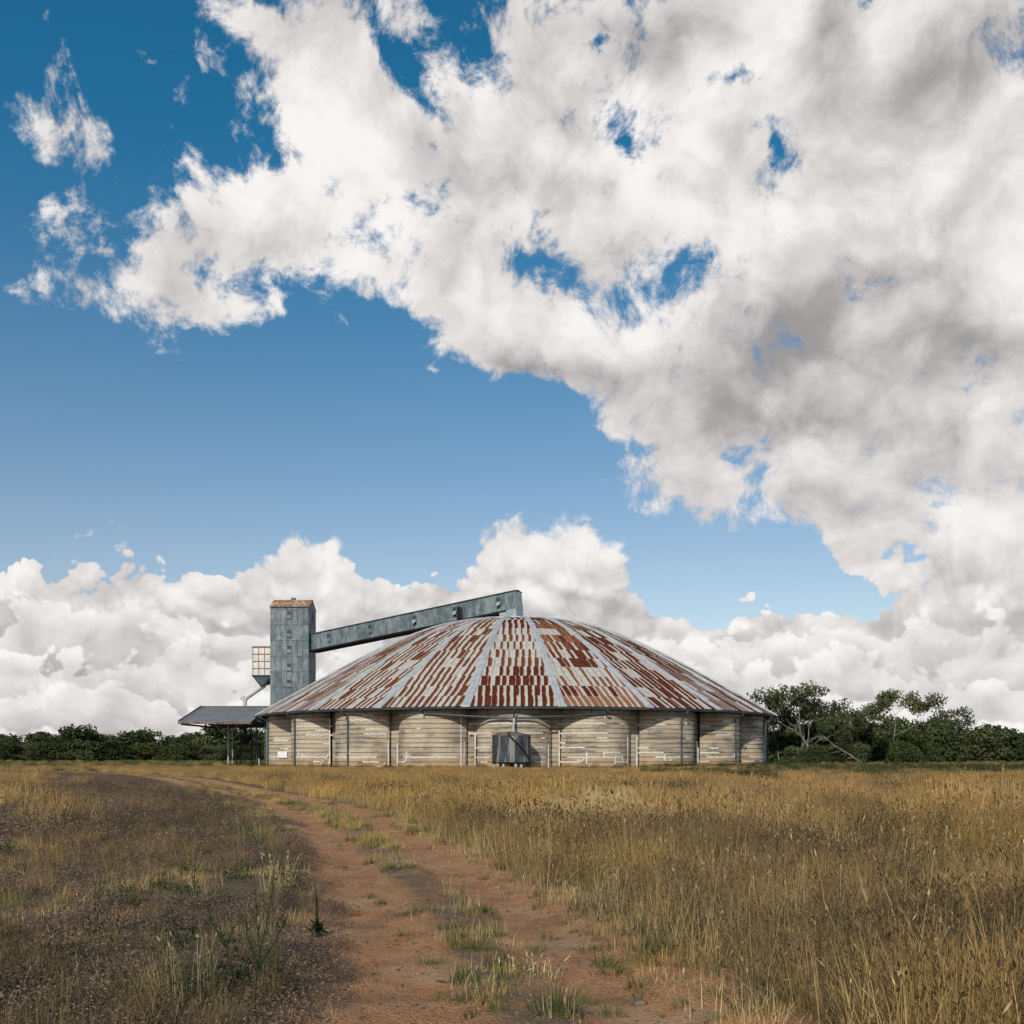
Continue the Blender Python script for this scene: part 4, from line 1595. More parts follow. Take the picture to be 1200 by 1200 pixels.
def scatter(name, protos, xs, ys_, sc, label, lean=.12, zoff=0.0):
    """one object whose points carry copies of the prototypes"""
    xs, ys_, sc = np.asarray(xs), np.asarray(ys_), np.asarray(sc)
    for X, Y, rad in KEEP:
        d_ = EYE * F / (Y - HZ)
        x0_, y0_ = (X - 600) / F * d_, d_
        ok_ = (np.hypot(xs - x0_, ys_ - y0_) > rad) & ~((np.abs(xs - x0_ * ys_ / y0_) < rad * .8) & (ys_ < y0_) & (ys_ > y0_ - .45))
        xs, ys_, sc = xs[ok_], ys_[ok_], sc[ok_]
    n = len(xs)
    zs = ground_z(xs, ys_) + zoff
    me_ = bpy.data.meshes.new(name)
    me_.vertices.add(n)
    me_.vertices.foreach_set('co', np.stack([xs, ys_, zs], axis=1).astype(np.float32).ravel())
    a = me_.attributes.new('pick', 'INT', 'POINT')
    a.data.foreach_set('value', rng.integers(0, len(protos), n).astype(np.int32))
    a = me_.attributes.new('turn', 'FLOAT_VECTOR', 'POINT')
    rot = np.stack([rng.normal(0, lean, n), rng.normal(0, lean, n), rng.uniform(0, 6.283, n)], axis=1)
    a.data.foreach_set('vector', rot.astype(np.float32).ravel())
    a = me_.attributes.new('size', 'FLOAT_VECTOR', 'POINT')
    s = np.asarray(sc)
    sv = np.stack([s, s, s * rng.uniform(.75, 1.2, n)], axis=1)
    a.data.foreach_set('vector', sv.astype(np.float32).ravel())
    o = bpy.data.objects.new(name, me_)
    COL.objects.link(o)
    tag(o, label=label, kind='stuff')
    g = bpy.data.node_groups.new(name + '_copies', 'GeometryNodeTree')
    g.interface.new_socket('Geometry', in_out='INPUT', socket_type='NodeSocketGeometry')
    g.interface.new_socket('Geometry', in_out='OUTPUT', socket_type='NodeSocketGeometry')
    gi, go = g.nodes.new('NodeGroupInput'), g.nodes.new('NodeGroupOutput')
    iop = g.nodes.new('GeometryNodeInstanceOnPoints')
    jn = g.nodes.new('GeometryNodeJoinGeometry')
    for p in reversed(protos):
        oi = g.nodes.new('GeometryNodeObjectInfo')
        oi.inputs['Object'].default_value = p
        oi.inputs['As Instance'].default_value = True
        g.links.new(oi.outputs['Geometry'], jn.inputs[0])
    g.links.new(gi.outputs[0], iop.inputs['Points'])
    g.links.new(jn.outputs[0], iop.inputs['Instance'])
    iop.inputs['Pick Instance'].default_value = True
    for nm, dt, sk in (('pick', 'INT', 'Instance Index'), ('turn', 'FLOAT_VECTOR', 'Rotation'), ('size', 'FLOAT_VECTOR', 'Scale')):
        na = g.nodes.new('GeometryNodeInputNamedAttribute')
        na.data_type = dt
        na.inputs['Name'].default_value = nm
        g.links.new(na.outputs[0], iop.inputs[sk])
    g.links.new(iop.outputs[0], go.inputs[0])
    md = o.modifiers.new('copies', 'NODES')
    md.node_group = g
    return o


def wedge(n, y0, y1, pw=1.0, spread=.72, extra=5.5):
    """random points over the ground in view, a little wider than the frame"""
    u = rng.random(n)
    k = 2.0
    y_ = (y0 ** k + (y1 ** k - y0 ** k) * u ** pw) ** (1 / k)
    x_ = rng.uniform(-1, 1, n) * (spread * y_ + extra)
    return x_, y_


def outside_store(x, y, r=36.9):
    return np.hypot(x - SC.x, y - SC.y) > r


# prototypes
pr_straw = [proto(tuft(54, .22, .34, .70, .46, .0044, .5, .06, rs=i), 'straw_tuft', MAT['strawnear']) for i in range(5)]
pr_tus = [proto(tuft(84, .20, .30, .66, .42, .0048, .6, .05, rs=20 + i), 'tussock_tuft', MAT['tussock']) for i in range(4)]
pr_broad = [proto(tuft(34, .16, .25, .62, .95, .0085, .2, .06, curl=.9, rs=160 + i), 'bent_clump', MAT['tussock'] if i % 2 else MAT['straw']) for i in range(4)]
pr_pale = [proto(tuft(9, .25, .35, .75, 1.15, .0055, .25, .07, curl=.6, rs=40 + i), 'fallen_straw', MAT['pale']) for i in range(4)]
pr_short = [proto(tuft(40, .16, .05, .16, .75, .0055, .0, rs=60 + i), 'short_dry_grass', MAT['straw']) for i in range(3)]
pr_litter = [proto(tuft(16, .22, .10, .24, 1.75, .0045, .0, curl=.15, rs=70 + i), 'straw_litter', MAT['pale']) for i in range(3)]
pr_green = [proto(tuft(44, .11, .06, .17, .75, .0065, .0, rs=80 + i), 'green_tuft', MAT['green']) for i in range(3)]
pr_mauve = [proto(twiggy(200, .24, .10, .30, .014, rs=90 + i), 'mauve_weed', MAT['mauve']) for i in range(4)]
pr_lowweed = [proto(twiggy(130, .16, .10, .36, .022, rs=170 + i, stems=9), 'low_green_weed', MAT['weed']) for i in range(3)]
pr_far = [proto(tuft(90, .75, .35, .72, .40, .016, .45, .11, rs=110 + i, segs=2), 'far_straw_tuft', MAT['straw']) for i in range(4)]
pr_farb = [proto(tuft(90, .70, .28, .58, .45, .016, .55, .10, rs=120 + i, segs=2), 'far_dark_tuft', MAT['tussock']) for i in range(3)]
pr_farm = [proto(twiggy(260, .7, .15, .45, .030, rs=130 + i), 'far_mauve_weed', MAT['mauve']) for i in range(3)]
pr_wallweed = [proto(twiggy(300, .5, .3, .95, .05, rs=140 + i, stems=16), 'wall_weed', MAT['weed']) for i in range(4)]
pr_farg = [proto(tuft(80, .55, .25, .6, .5, .018, .1, .06, rs=150 + i, segs=2), 'far_green_tuft', MAT['green']) for i in range(3)]


def take(x, y, m):
    return x[m], y[m]


# near tall grass right of the track
x, y = wedge(22000, 4.0, 24, 1.1)
lt = lateral(x, y)
nz_ = fbm(x, y, .55, 31) + np.interp(y, [6, 11], [.07, 0])
edge_ = 1.75 + 1.5 * (fbm(x, y, .45, 33) - .5)
m = (lt > edge_) & ~((np.abs(x - HEAP[0] * y / HEAP[1]) < 1.8) & (y > 17.5))
clump = lambda a_, b_: np.interp(fbm(a_, b_, .9, 35, 3), [.28, .45, .62, .75], [.42, .72, .95, 1.15])
m &= rng.random(len(x)) < np.interp(fbm(x, y, .9, 35, 3), [.3, .5], [.45, 1.0])
xa, ya = take(x, y, m & (nz_ < .57))
scatter('tall_dry_grass', pr_straw, xa, ya, clump(xa, ya) * rng.uniform(.7, 1.1, len(xa)), 'tall golden dry grass in seed right of the red track')
xa, ya = take(x, y, m & ((nz_ >= .47) | (lt < edge_ + .7)) & (rng.random(len(x)) < np.interp(y, [8, 14], [.75, .42])))
scatter('dark_tussock_grass', pr_tus, xa, ya, clump(xa, ya) * rng.uniform(.7, 1.1, len(xa)), 'dark brown seeding tussock grass at the field edge')
xa, ya = take(x, y, (lt > 1.5) & (rng.random(len(x)) < .16))
scatter('bent_grass_clumps', pr_broad, xa, ya, rng.uniform(.5, 1.1, len(xa)), 'bent over broad bladed clumps in the tall grass')
xa, ya = take(x, y, (lt > 1.3) & (rng.random(len(x)) < .22))
scatter('bent_straw', pr_pale, xa, ya, rng.uniform(.6, 1.1, len(xa)), 'pale bent straw stalks among the tall grass')
# shoulder between track and grass, median strip
x, y = wedge(56000, 4.0, 34, 1.5)
lt = lateral(x, y)
c1_ = fbm(x, y, 1.3, 41)
m = ((lt > 1.15) & (lt < 2.8) & (c1_ > .40)) | ((np.abs(lt - .08) < .30) & (c1_ > .56)) | ((lt < -1.2) & (c1_ > .50) & (rng.random(len(x)) < .6))
xa, ya = take(x, y, m & (rng.random(len(x)) < .7))
scatter('short_dry_turf', pr_short + pr_litter, xa, ya, rng.uniform(.5, 1.15, len(xa)), 'short bleached turf and litter along the track edges')
m = ((lt > 1.0) & (lt < 2.9) & (c1_ > .50) & (rng.random(len(x)) < .28)) | ((lt < -1.2) & (c1_ < .42) & (rng.random(len(x)) < .20)) | ((np.abs(lt - .1) < .4) & (c1_ > .60) & (rng.random(len(x)) < .3))
xa, ya = take(x, y, m)
scatter('short_green_grass', pr_green, xa, ya, rng.uniform(.5, 1.25, len(xa)), 'patchy short green grass beside the track')
# left of the track: low dead weeds with some grass
x, y = wedge(48000, 4.0, 48, 1.7)
lt = lateral(x, y)
c1_ = fbm(x, y, .6, 51)
m = (lt < -1.06 - .8 * (fbm(x, y, .8, 52) - .5)) & (c1_ > .44)
xa, ya = take(x, y, m)
scatter('dead_weed_cover', pr_mauve, xa, ya, rng.uniform(.4, .95, len(xa)), 'low mauve brown dead weeds left of the track')
m = (lt < -1.6) & (c1_ < .46) & (rng.random(len(x)) < .13)
xa, ya = take(x, y, m)
scatter('sparse_straw', pr_straw + pr_pale, xa, ya, rng.uniform(.3, .65, len(xa)), 'sparse thin dry grass among the dead weeds')
m = (lt < -1.4) & (rng.random(len(x)) < .030)
xa, ya = take(x, y, m)
scatter('sparse_green_weeds', pr_lowweed, xa, ya, rng.uniform(.5, 1.2, len(xa)), 'scattered small dark green weeds among the dead weeds')
m = (lt < -1.5) & (c1_ > .5) & (rng.random(len(x)) < .10)
xa, ya = take(x, y, m)
scatter('sparse_dark_grass', pr_tus, xa, ya, rng.uniform(.4, .8, len(xa)), 'sparse dark stalky grass among the dead weeds')
# the open field out to the store
x, y = wedge(50000, 17, 118, 1.0, .74)
lt = lateral(x, y)
c1_ = fbm(x, y, .10, 61)
c2_ = fbm(x, y, .35, 62)
inb = outside_store(x, y)
tr_e = np.where(y < 40, 2.0, 2.3) + 1.2 * (c2_ - .5)
inb &= (np.hypot((x - HEAP[0]) / 2.1, (y - HEAP[1]) / 1.3) > 1)
inb &= ~((np.abs(x - HEAP[0] * y / HEAP[1]) < 1.7) & (y > 20.5) & (y < 23) & (rng.random(len(x)) < .8))
fld = inb & ((lt > tr_e) | (lt < -2.4))
belt = np.clip((fbm(x, y, .12, 81) - .36) * 4 + (x / y - .2) * 3.0 - np.clip((92 - y) / 26, 0, 1) * 1.0, 0, 1) * (x / y > .12)
inb &= rng.random(len(x)) > belt * .85
fld = fld & inb
low_p = (c1_ > .56) & (y > 26) & (x > -2)
xa, ya = take(x, y, fld & ~low_p & (c2_ < .60) & ((lt > 0) | (rng.random(len(x)) < .55 * np.clip((-lt - 5 - 14 * (fbm(x, y, .12, 65) - .35)) / 10, 0, 1))))
scatter('field_straw_grass', pr_far, xa, ya, rng.uniform(.55, 1.0, len(xa)) * np.interp(ya, [20, 60, 105], [1.0, .75, .5]) * np.interp(fbm(xa, ya, .4, 37, 3), [.3, .5, .7], [.6, 1.0, 1.35]), 'golden dry grass covering the open field before the store')
xa, ya = take(x, y, fld & (((c2_ >= .60) & (rng.random(len(x)) < .7)) | ((lt < 0) & (rng.random(len(x)) < .3))))
scatter('field_dark_grass', pr_farb, xa, ya, np.where(lateral(xa, ya) < 0, .5, 1.0) * rng.uniform(.5, .95, len(xa)) * np.interp(ya, [20, 60, 105], [1.0, .8, .5]), 'brown seeding grass patches in the open field')
xa, ya = take(x, y, fld & (low_p | (lt < 0)) & (rng.random(len(x)) < .8))
scatter('field_dead_weeds', pr_farm, xa, ya, rng.uniform(.5, 1.0, len(xa)) * np.interp(ya, [20, 60, 105], [1.0, .8, .6]), 'mauve brown dead weed patches in the open field')
# green belt at the foot of the wall, rank on the right; grass between the store and the trees
n = 2600
a = rng.uniform(-1.9, 1.9, n)
r = 36.6 + rng.gamma(1.3, 1.3, n)
keep = rng.random(n) < np.where(a > .42, .95, np.where(a > .1, .20, .10))
xa, ya = SC.x + r * np.sin(a), SC.y - r * np.cos(a)
m = keep & (np.hypot(xa - TK.x, ya - TK.y) > 2.6) & (r < 43)
xw, yw = xa[m], ya[m]
scatter('wall_weeds', pr_wallweed + pr_farg, xw, yw, rng.uniform(.55, 1.2, len(xw)), 'rank green weeds growing along the foot of the store wall')
x = np.concatenate([rng.uniform(20, 125, 5000), rng.uniform(-150, -30, 5000)])
y = np.concatenate([rng.uniform(100, 205, 5000), rng.uniform(100, 270, 5000)])
m = outside_store(x, y, 38) & (np.abs(lateral(x, y)) > 2.2)
x, y = x[m], y[m]
g_ = rng.random(len(x)) < np.clip((y - 105) / 40, .15, .75)
scatter('far_green_grass', pr_farg, x[g_], y[g_], rng.uniform(.6, 1.1, int(g_.sum())), 'greener rough grass towards the trees')
scatter('far_rough_grass', pr_far + pr_farb, x[~g_], y[~g_], rng.uniform(.5, .9, int((~g_).sum())), 'rough dry grass beside the store')

# green belt spreading from the right end of the wall into the field
n = 15000
y = rng.uniform(60, 125, n)
x = rng.uniform(.13, .66, n) * y
g_ = outside_store(x, y, 37) & (rng.random(n) < np.clip((fbm(x, y, .12, 81) - .36) * 4 + (x / y - .2) * 3.0 - np.clip((92 - y) / 26, 0, 1) * 1.0, 0, 1))
scatter('green_weed_belt', pr_farg + pr_wallweed, x[g_], y[g_], rng.uniform(.45, .95, int(g_.sum())), 'green weed belt spreading into the field from the right of the store')
# grassy crown of the track where it runs away
x, y = wedge(9000, 18, 80, 1.0, .5, 1)
k_ = rng.integers(0, len(TL), 2600)
k_ = k_[(TL[k_, 1] > 17) & (TL[k_, 1] < 95)]
o_ = rng.normal(.06, .16, len(k_))
x, y = TL[k_, 0] + TT[k_, 1] * o_ + TT[k_, 0] * rng.uniform(-.6, .6, len(k_)), TL[k_, 1] - TT[k_, 0] * o_ + TT[k_, 1] * rng.uniform(-.6, .6, len(k_))
g_ = fbm(x, y, .5, 83) > .42
scatter('track_crown_grass', pr_short + pr_short + pr_green, x[g_], y[g_], rng.uniform(.8, 1.5, int(g_.sum())), 'low grass on the crown between the wheel ruts')

# gravel on the track
def lump(rad, seed, sub=1, flat=.6):
    bm = bmesh.new()
    bmesh.ops.create_icosphere(bm, subdivisions=sub, radius=rad)
    for v in bm.verts:
        k = 1 + .35 * mnoise.noise(v.co / rad * 1.1 + Vector((seed * 3.1, 0, 0)))
        v.co = Vector((v.co.x * k * 1.2, v.co.y * k, v.co.z * k * flat))
    me_ = bpy.data.meshes.new('lump')
    bm.to_mesh(me_)
    bm.free()
    return me_


pr_peb = []
for i in range(3):
    me_ = lump(.012, i)
    me_.materials.append(MAT['pebble'] if i else MAT['stone'])
    pr_peb.append(bpy.data.objects.new('pebble', me_))
x, y = wedge(60000, 4.8, 26, 1.6, .5, 1)
lt = lateral(x, y)
m = (np.abs(lt) < 1.7) & (fbm(x, y, 1.7, 71) > .38) & (rng.random(len(x)) < .75)
xa, ya = take(x, y, m)
scatter('gravel', pr_peb, xa, ya, rng.gamma(2.0, .22, len(xa)) + .2, 'small loose gravel on the red track', zoff=.002)

# ------------------------------------------------------------------ single plants and stones by the track
def gpt(X, Y):
    """ground point under a place of the photograph"""
    d = EYE * F / (Y - HZ)
    x_ = (X - 600) / F * d
    return Vector((x_, d, float(ground_z([x_], [d])[0])))


tuft_me = []
for i in range(4):
    me_ = tuft(60, .10, .06, .17, .85, .006, .0, rs=200 + i).mesh('grass_tuft')
    me_.materials.append(MAT['green'])
    tuft_me.append(me_)
for i, (X, Y, s) in enumerate(((582, 1131, 1.0), (565, 1113, 1.1), (553, 1112, .8), (535, 1091, .9), (522, 1090, .8), (538, 1061, 1.0), (474, 1091, .7), (500, 1123, .8), (513, 1125, .8), (433, 1048, .9), (446, 1055, .8), (400, 1012, 1.0),
                           (471, 1068, .8), (523, 1163, .9), (690, 1109, 1.1), (708, 1123, 1.0), (722, 1133, 1.2), (748, 1149, 1.0), (758, 1158, .9), (628, 1108, .9), (640, 1095, 1.0), (688, 1165, .8), (716, 1179, .9), (583, 1185, .8), (555, 1186, .7), (430, 1010, .8), (480, 1016, .9), (500, 1022, .8))):
    o = link_copy(tuft_me[i % 4], 'grass_tuft')
    o.location = gpt(X, Y)
    o.rotation_euler = (0, 0, random.uniform(0, 6))
    o.scale = (s, s, s * random.uniform(.6, 1.1))
    tag(o, 'small low green grass tuft rooted in the red track', 'grass tuft', 'green tufts on the track')


def tussock_thing(name, X, Y, n, rad, h0, h1, lean, mat, label, rs, seedp=0.0, dry=None):
    p = gpt(X, Y)
    e = empty(name, p, label=label, cat='grass tuft')
    tuft(n, rad, h0, h1, lean, .0062, seedp, .05, rs=rs).build('blades', MAT[mat], e)
    if dry:
        tuft(dry, rad * 1.1, h0, h1 * 1.15, lean * 1.2, .0055, .3, .05, rs=rs + 1).build('dry_stalks', MAT['pale'], e)


tussock_thing('grass_tussock', 652, 1187, 150, .17, .10, .24, .8, 'green', 'green and straw tussock spreading in the middle of the track', 301, dry=26)
tussock_thing('grass_tussock', 622, 1139, 60, .22, .07, .15, .7, 'green', 'bleached low tussock on the track with pale upright blades', 303, dry=90)
tussock_thing('grass_tussock', 590, 1133, 70, .12, .08, .2, .5, 'weed', 'dark tussock with thin upright stalks on the track', 305)
tussock_thing('grass_tussock', 223, 1172, 130, .22, .18, .42, .35, 'green', 'upright yellowish green tussock among dead weeds left of the track', 307, dry=40)
tussock_thing('grass_tussock', 255, 974, 170, .45, .3, .75, .25, 'tussock', 'dark brown tall clump standing left of the track bend', 309, seedp=.8)
tussock_thing('grass_tussock', 297, 990, 120, .3, .3, .62, .45, 'green', 'bright green tall clump left of the track bend', 311, dry=16)


def leafy(mb, base, top, n, size, r_, spread=1.0, droop=.3):
    base, top = Vector(base), Vector(top)
    ax = (top - base)
    for i in range(n):
        t = r_.random()
        c = base + ax * t
        a = r_.uniform(0, 6.283)
        o = Vector((math.cos(a), math.sin(a), r_.uniform(-droop, .9))).normalized()
        L = size * r_.uniform(.6, 1.3) * (1.25 - .8 * t * spread)
        s = o.cross(Vector((0, 0, 1))).normalized() * L * .16
        e = c + o * L
        mid = c + o * L * .5 + Vector((0, 0, .04 * L))
        mb.face([c, mid + s, e, mid - s], None, (t, r_.random(), 0, 1))


# upright leafy weed at the edge of the red soil
r_ = random.Random(5)
wd = empty('spire_weed', gpt(371, 1097), label='single upright dark green weed with leafy spike at the soil edge', cat='weed')
MB().tube([(0, 0, -.02), (.005, 0, .2), (-.005, 0, .40)], [.012, .009, .004], 6).build('stem', MAT['weed'], wd)
mb = MB()
leafy(mb, (0, 0, .02), (0, 0, .41), 170, .036, r_, .5)
mb.build('leaves', MAT['weed'], wd)
mb = MB()
leafy(mb, (0, 0, .0), (0, 0, .10), 60, .10, r_, .2, .3)
mb.build('rosette', MAT['weed'], wd)


def stalk_weed(X, Y, paths, label, seed):
    """bare forking stalks with few small leaves"""
    r2 = random.Random(seed)
    e = empty('stalk_weed', gpt(X, Y), label=label, cat='weed')
    lv = MB()
    for pts in paths:
        pts = [Vector(p) for p in pts]
        n_ = len(pts)
        MB().tube(pts, [.006 - .0042 * i / (n_ - 1) for i in range(n_)], 5).build('stalk', MAT['weed'], e)
        for a, b in zip(pts, pts[1:]):
            leafy(lv, a, b, 16, .034, r2, .3)
    lv.build('leaves', MAT['weed'], e)


stalk_weed(282, 1176, [[(0, 0, -.03), (-.05, 0, .15), (-.10, .02, .36), (-.14, .02, .50)], [(-.10, .02, .36), (-.04, .0, .50), (.02, .02, .58)], [(0, 0, -.02), (.02, .02, .2), (.06, .03, .40)], [(-.10, .02, .36), (-.20, .05, .52), (-.24, .05, .66)]],
           'leaning forked dark green weed stalks rising from dead weeds', 11)
stalk_weed(298, 1192, [[(0, 0, -.03), (.01, .0, .2), (.03, .01, .40), (.01, .02, .58), (.0, .02, .78)], [(.03, .01, .40), (.07, .0, .56), (.10, .02, .74)], [(.02, .0, .3), (.12, .04, .46), (.19, .05, .62)], [(.02, .0, .32), (-.05, .02, .5), (-.06, .02, .62)]],
           'tall forked dark green weed with several thin upright stems', 13)
stalk_weed(318, 1048, [[(0, 0, -.03), (.03, 0, .25), (.0, 0, .5)], [(0, 0, -.02), (.08, .04, .28), (.12, .05, .48)], [(0, 0, -.02), (-.08, .02, .22), (-.12, .03, .40)]],
           'leafy green weed beside a pale straw clump at the track edge', 17)
stalk_weed(228, 1040, [[(0, 0, -.03), (.0, 0, .3), (.04, 0, .55)], [(0, 0, -.02), (-.07, .02, .25), (-.14, .05, .42)], [(0, 0, .2), (.09, .02, .36)]],
           'small dark weed standing in the mauve dead weeds', 19)
tussock_thing('straw_clump', 327, 1046, 20, .18, .2, .45, .5, 'green', 'pale yellow straw clump leaning beside a leafy green weed', 313, dry=110)

# stones on the track
for i, (X, Y, s, lb) in enumerate(((750, 1166, .042, 'smooth dark flat stone lying alone on the right wheel rut'), (496, 1134, .018, None), (595, 1064, .022, None), (466, 1130, .016, None), (470, 1147, .018, None), (485, 1153, .016, None), (402, 1058, .02, None), (660, 1120, .014, None), (543, 1064, .014, None), (535, 1163, .018, None))):
    me_ = lump(s, i + 3, 2, .5)
    me_.materials.append(MAT['stone'])
    me_.polygons.foreach_set('use_smooth', [True] * len(me_.polygons))
    o = link_copy(me_, 'stone')
    o.location = gpt(X, Y) + Vector((0, 0, s * .25))
    o.rotation_euler = (0, 0, i * 1.3)
    tag(o, lb or 'small dark stone lying on the bare red soil', 'stone', None if lb else 'stones on the track')
# a broken twig
tg = MB()
p = gpt(520, 1145)
tg.tube([(-.06, .02, .012), (-.01, 0, .014), (.03, -.02, .010), (.08, -.01, .012)], [.005, .006, .005, .003], 5)
tg.tube([(.03, -.02, .010), (.06, -.045, .012)], [.004, .002], 5)
o = tg.build('twig', MAT['barkdark'])
o.location = p
tag(o, 'small dark forked twig lying on the red soil', 'twig')

# heap of cut straw out in the field
hc = Vector((HEAP[0], HEAP[1], 0))
heap = empty('straw_heap', (hc.x, hc.y, 0), label='long low heap of bleached cut straw in the field', cat='straw heap')
mb = MB()
rws = []
for i in range(15):
    row = []
    for j in range(41):
        u, v = j / 20 - 1, i / 7 - 1
        rr = u * u + v * v
        hgt = .80 * max(0, 1 - rr) ** .8 * (.75 + .5 * mnoise.noise(Vector((u * 3, v * 2, 1.3)))) - .06
        row.append((u * 1.9, v * 1.1, hgt))
    rws.append(row)
mb.grid(rws)
mb.build('mound', MAT['pale'], heap, smooth=True)
mb = MB()
r2 = random.Random(77)
for i in range(3800):
    u, v = r2.uniform(-1, 1), r2.uniform(-1, 1)
    if u * u + v * v > 1:
        continue
    hgt = .80 * max(0, 1 - u * u - v * v) ** .8 * (.75 + .5 * mnoise.noise(Vector((u * 3, v * 2, 1.3)))) - .07
    blade(mb, u * 1.9, v * 1.1, hgt, r2.uniform(0, 6.28), r2.uniform(.5, 1.7), r2.uniform(.15, .42), .009, r2.random(), 0, 2, .2)
mb.build('loose_straw', MAT['pale'], heap, kind='stuff')


# ------------------------------------------------------------------ trees
def grow(seed, H, trunk_r, fork, spread, levels=3, lean=0.0):
    """branch skeleton: list of (points, radii) and the tips"""
    r2 = random.Random(seed)
    limbs, tips = [], []

    def branch(p, d, L, rad, lv):
        n_ = 5
        pts, rs = [p.copy()], [rad]
        for i in range(n_):
            d = (d + Vector((r2.gauss(0, .13), r2.gauss(0, .13), r2.gauss(.03, .07)))).normalized()
            p = p + d * L / n_
            pts.append(p.copy())
            rs.append(rad * (1 - .55 * (i + 1) / n_))
        limbs.append((pts, rs))
        if lv == 0:
            tips.append(p)
            tips.append(pts[3])
            return
        k = r2.choice((2, 3, 3)) if lv < levels else fork
        for i in range(k):
            a = 6.283 * i / k + r2.uniform(-.6, .6)
            side = d.cross(Vector((math.cos(a), math.sin(a), .2))).normalized()
            nd = (d + side * spread * r2.uniform(.7, 1.3)).normalized()
            nd.z = max(nd.z, -.1)
            start = pts[-1] if i < 2 else pts[r2.choice((3, 4))]
            branch(start.copy(), nd, L * r2.uniform(.62, .85), rs[-1] * .8, lv - 1)
    branch(Vector((0, 0, -.2)), Vector((lean, 0, 1)).normalized(), H, trunk_r, levels)
    return limbs, tips


def tree_meshes(seed, H, trunk_r, fork, spread, levels, cl_r, cl_n, leaf, leafmat, barkmat, lean=0.0, skirts=0, crown_w=0):
    limbs, tips = grow(seed, H, trunk_r, fork, spread, levels, lean)
    tm = MB()
    for pts, rs in limbs:
        tm.tube(pts, rs, 7, cap=False)
    trunk = tm.mesh('trunk', True)
    trunk.materials.append(barkmat)
    r2 = random.Random(seed + 1)
    cm = MB()
    tops = max(t.z for t in tips)
    cents = [(t, cl_r * r2.uniform(.6, 1.25)) for t in tips]
    for i in range(skirts):
        a = r2.uniform(0, 6.283)
        d = crown_w * math.sqrt(r2.random())
        cents.append((Vector((math.cos(a) * d, math.sin(a) * d, r2.uniform(.3, tops * .75 * (1 - .4 * d / max(crown_w, .1))))), cl_r * r2.uniform(.8, 1.4)))
    for c, cr in cents:
        for i in range(int(cl_n * (cr / cl_r) ** 2)):
            o = Vector((r2.gauss(0, 1), r2.gauss(0, 1), r2.gauss(0, 1))).normalized() * cr * r2.random() ** .45
            o.z *= .75
            p = c + o
            u = Vector((r2.gauss(0, .6), r2.gauss(0, .6), r2.gauss(-.5, .6))).normalized() * leaf * r2.uniform(.6, 1.3)
            v = u.cross(Vector((r2.gauss(0, 1), r2.gauss(0, 1), r2.gauss(0, 1)))).normalized() * leaf * .42
            cm.face([p - u, p + v, p + u, p - v], None, (.5, r2.random(), 1.0 if r2.random() < .06 else 0, 1))
    crown = cm.mesh('crown')
    crown.materials.append(leafmat)
    return trunk, crown


def plant_tree(name, meshes, loc, rz, s, label, group=None, sz=1.0):
    e = empty(name, loc, rz, label=label, cat='tree', group=group)
    e.scale = (s, s, s * sz)
    link_copy(meshes[0], 'trunk', e)
    link_copy(meshes[1], 'crown', e)
    return e


gumA = tree_meshes(3, 4.6, .26, 4, .75, 3, 1.05, 62, .25, MAT['leaf'], MAT['bark'])
gumB = tree_meshes(8, 3.6, .2, 4, .8, 3, 1.0, 60, .24, MAT['leaf'], MAT['bark'], lean=.12)
bushA = tree_meshes(14, 1.6, .16, 4, .95, 2, 1.25, 95, .27, MAT['leaf2'], MAT['barkdark'], skirts=22, crown_w=2.6)
bushB = tree_meshes(25, 2.2, .18, 4, .8, 2, 1.2, 95, .27, MAT['leaf2'], MAT['barkdark'], skirts=20, crown_w=2.2)
bushC = tree_meshes(31, 2.0, .15, 3, .9, 2, 1.1, 80, .25, MAT['leaf'], MAT['barkdark'], skirts=16, crown_w=2.4)


def top_of(meshes):
    return max(v.co.z for v in meshes[1].vertices)


def stand(X, d, Ytop, meshes, name, label, group=None, rz=None, wide=1.0):
    """a tree in direction X at distance d whose top reaches row Ytop"""
    hh = EYE + (HZ - Ytop) / F * d
    s = hh / top_of(meshes)
    e = plant_tree(name, meshes, ((X - 600) / F * d, d, 0), random.uniform(0, 6.28) if rz is None else rz, s * wide, label, group, 1 / wide)
    return e


stand(953, 165, 797, gumA, 'gum_tree', 'tall open gum tree with pale trunk right of the store', rz=2.0, wide=1.12)
stand(930, 173, 812, gumB, 'gum_tree', 'slender gum tree close behind the tall open gum', rz=5.2)
stand(914, 176, 822, gumB, 'gum_tree', 'smaller gum tree half hidden behind the right end of the store', rz=.8, wide=.9)
stand(984, 168, 818, gumB, 'gum_tree', 'thin crowned gum tree above the dark scrub', rz=3.6)
stand(1040, 175, 806, gumA, 'gum_tree', 'broad gum tree at the scrub edge beyond the fallen limb', rz=4.4, wide=1.1)
stand(1120, 190, 826, gumB, 'gum_tree', 'gum tree with leaning trunk at the far end of the scrub', rz=1.2, wide=1.1)


def scrub_label(side, front, olive):
    look = 'olive loose leaved scrub tree, ' if olive else 'dark dense scrub tree, '
    return look + ('front row of ' if front else 'back row of ') + ('thicket right of store' if side else 'belt left of store')


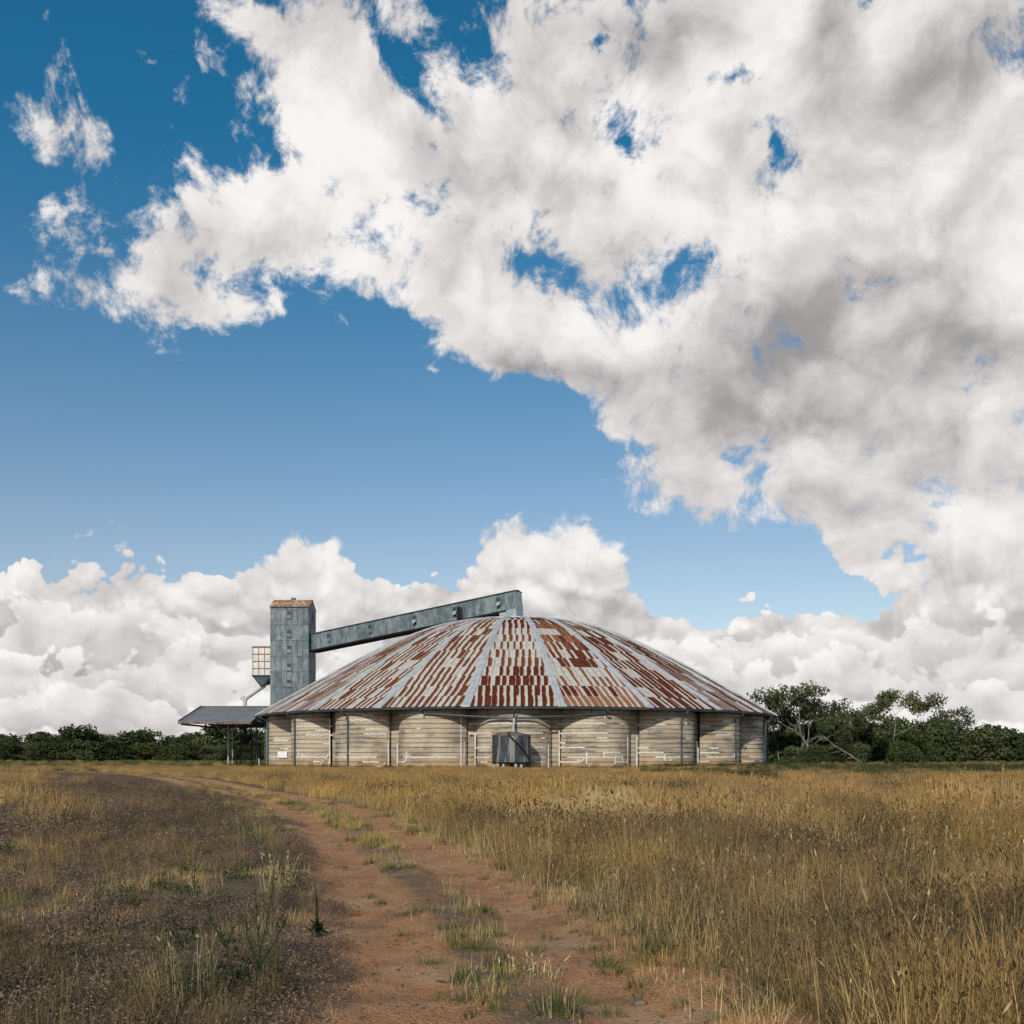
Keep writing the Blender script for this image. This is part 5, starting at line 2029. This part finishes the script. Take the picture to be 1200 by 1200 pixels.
for i, (X, d, Yt) in enumerate(((906, 182, 852), (924, 186, 846), (944, 190, 850), (962, 184, 842), (980, 188, 848), (1000, 182, 843), (1022, 190, 840), (1046, 186, 846), (1070, 192, 838), (1094, 188, 848), (1118, 196, 842), (1144, 192, 850), (1168, 200, 846), (1192, 196, 852), (1216, 205, 848), (1240, 205, 852), (934, 178, 864), (968, 176, 862), (992, 174, 864), (1030, 178, 862), (930, 160, 872), (954, 159, 870), (974, 162, 868), (1000, 163, 868), (1060, 165, 866), (1090, 166, 870))):
    stand(X, d, Yt, (bushA, bushB, bushC)[i % 3], 'scrub_tree', scrub_label(1, i > 15, i % 3 == 2), 'scrub right of the store', wide=random.uniform(1.0, 1.3))
Xs = list(range(-50, 330, 17))
for i, X in enumerate(Xs):
    Yt = 858 + 7 * math.sin(i * 1.9) + random.uniform(-4, 4) - (4 if 250 < X < 320 else 0)
    stand(X + random.uniform(-5, 5), 262 + random.uniform(-10, 10), Yt, (bushA, bushB, bushC, bushB)[i % 4], 'scrub_tree', scrub_label(0, 0, i % 4 == 2), 'tree belt left of the store', wide=random.uniform(1.15, 1.5))
for i, X in enumerate(range(-40, 330, 24)):
    stand(X + random.uniform(-5, 5), 244 + random.uniform(-5, 5), 868 + random.uniform(-4, 5), (bushC, bushA, bushB)[i % 3], 'scrub_tree', scrub_label(0, 1, i % 3 == 0), 'tree belt left of the store', wide=random.uniform(1.2, 1.6))

# bare fallen limb before the scrub
fb = MB()
r2 = random.Random(4)
P0 = px(1012, 893, 158)
P1 = px(964, 861, 158)
base = Vector((P0.x, P0.y, 0))
main_ = [Vector((0, 0, .1)), Vector(((P1.x - P0.x) * .35, -.2, 1.7)), Vector(((P1.x - P0.x) * .7, .2, 3.1)), Vector((P1.x - P0.x, 0, P1.z))]
fb.tube(main_, [.16, .12, .08, .03], 6)
for k in range(13):
    f = r2.uniform(.2, .98)
    i = min(int(f * 3), 2)
    a = main_[i].lerp(main_[i + 1], f * 3 - i)
    dd = Vector((-r2.uniform(.5, 1.2), r2.uniform(-.6, .6), r2.uniform(-.7, .45)))
    L = r2.uniform(1.0, 2.3)
    b = a + dd * L * .5 + Vector((0, 0, r2.uniform(-.1, .1)))
    c = a + dd * L + Vector((0, 0, -.15 * L))
    c.z = max(c.z, .1)
    fb.tube([a, b, c], [.05, .035, .012], 5)
o = fb.build('dead_limb', MAT['bark'])
o.location = base
tag(o, 'bare pale fallen tree limb leaning in front of dark scrub', 'dead limb')
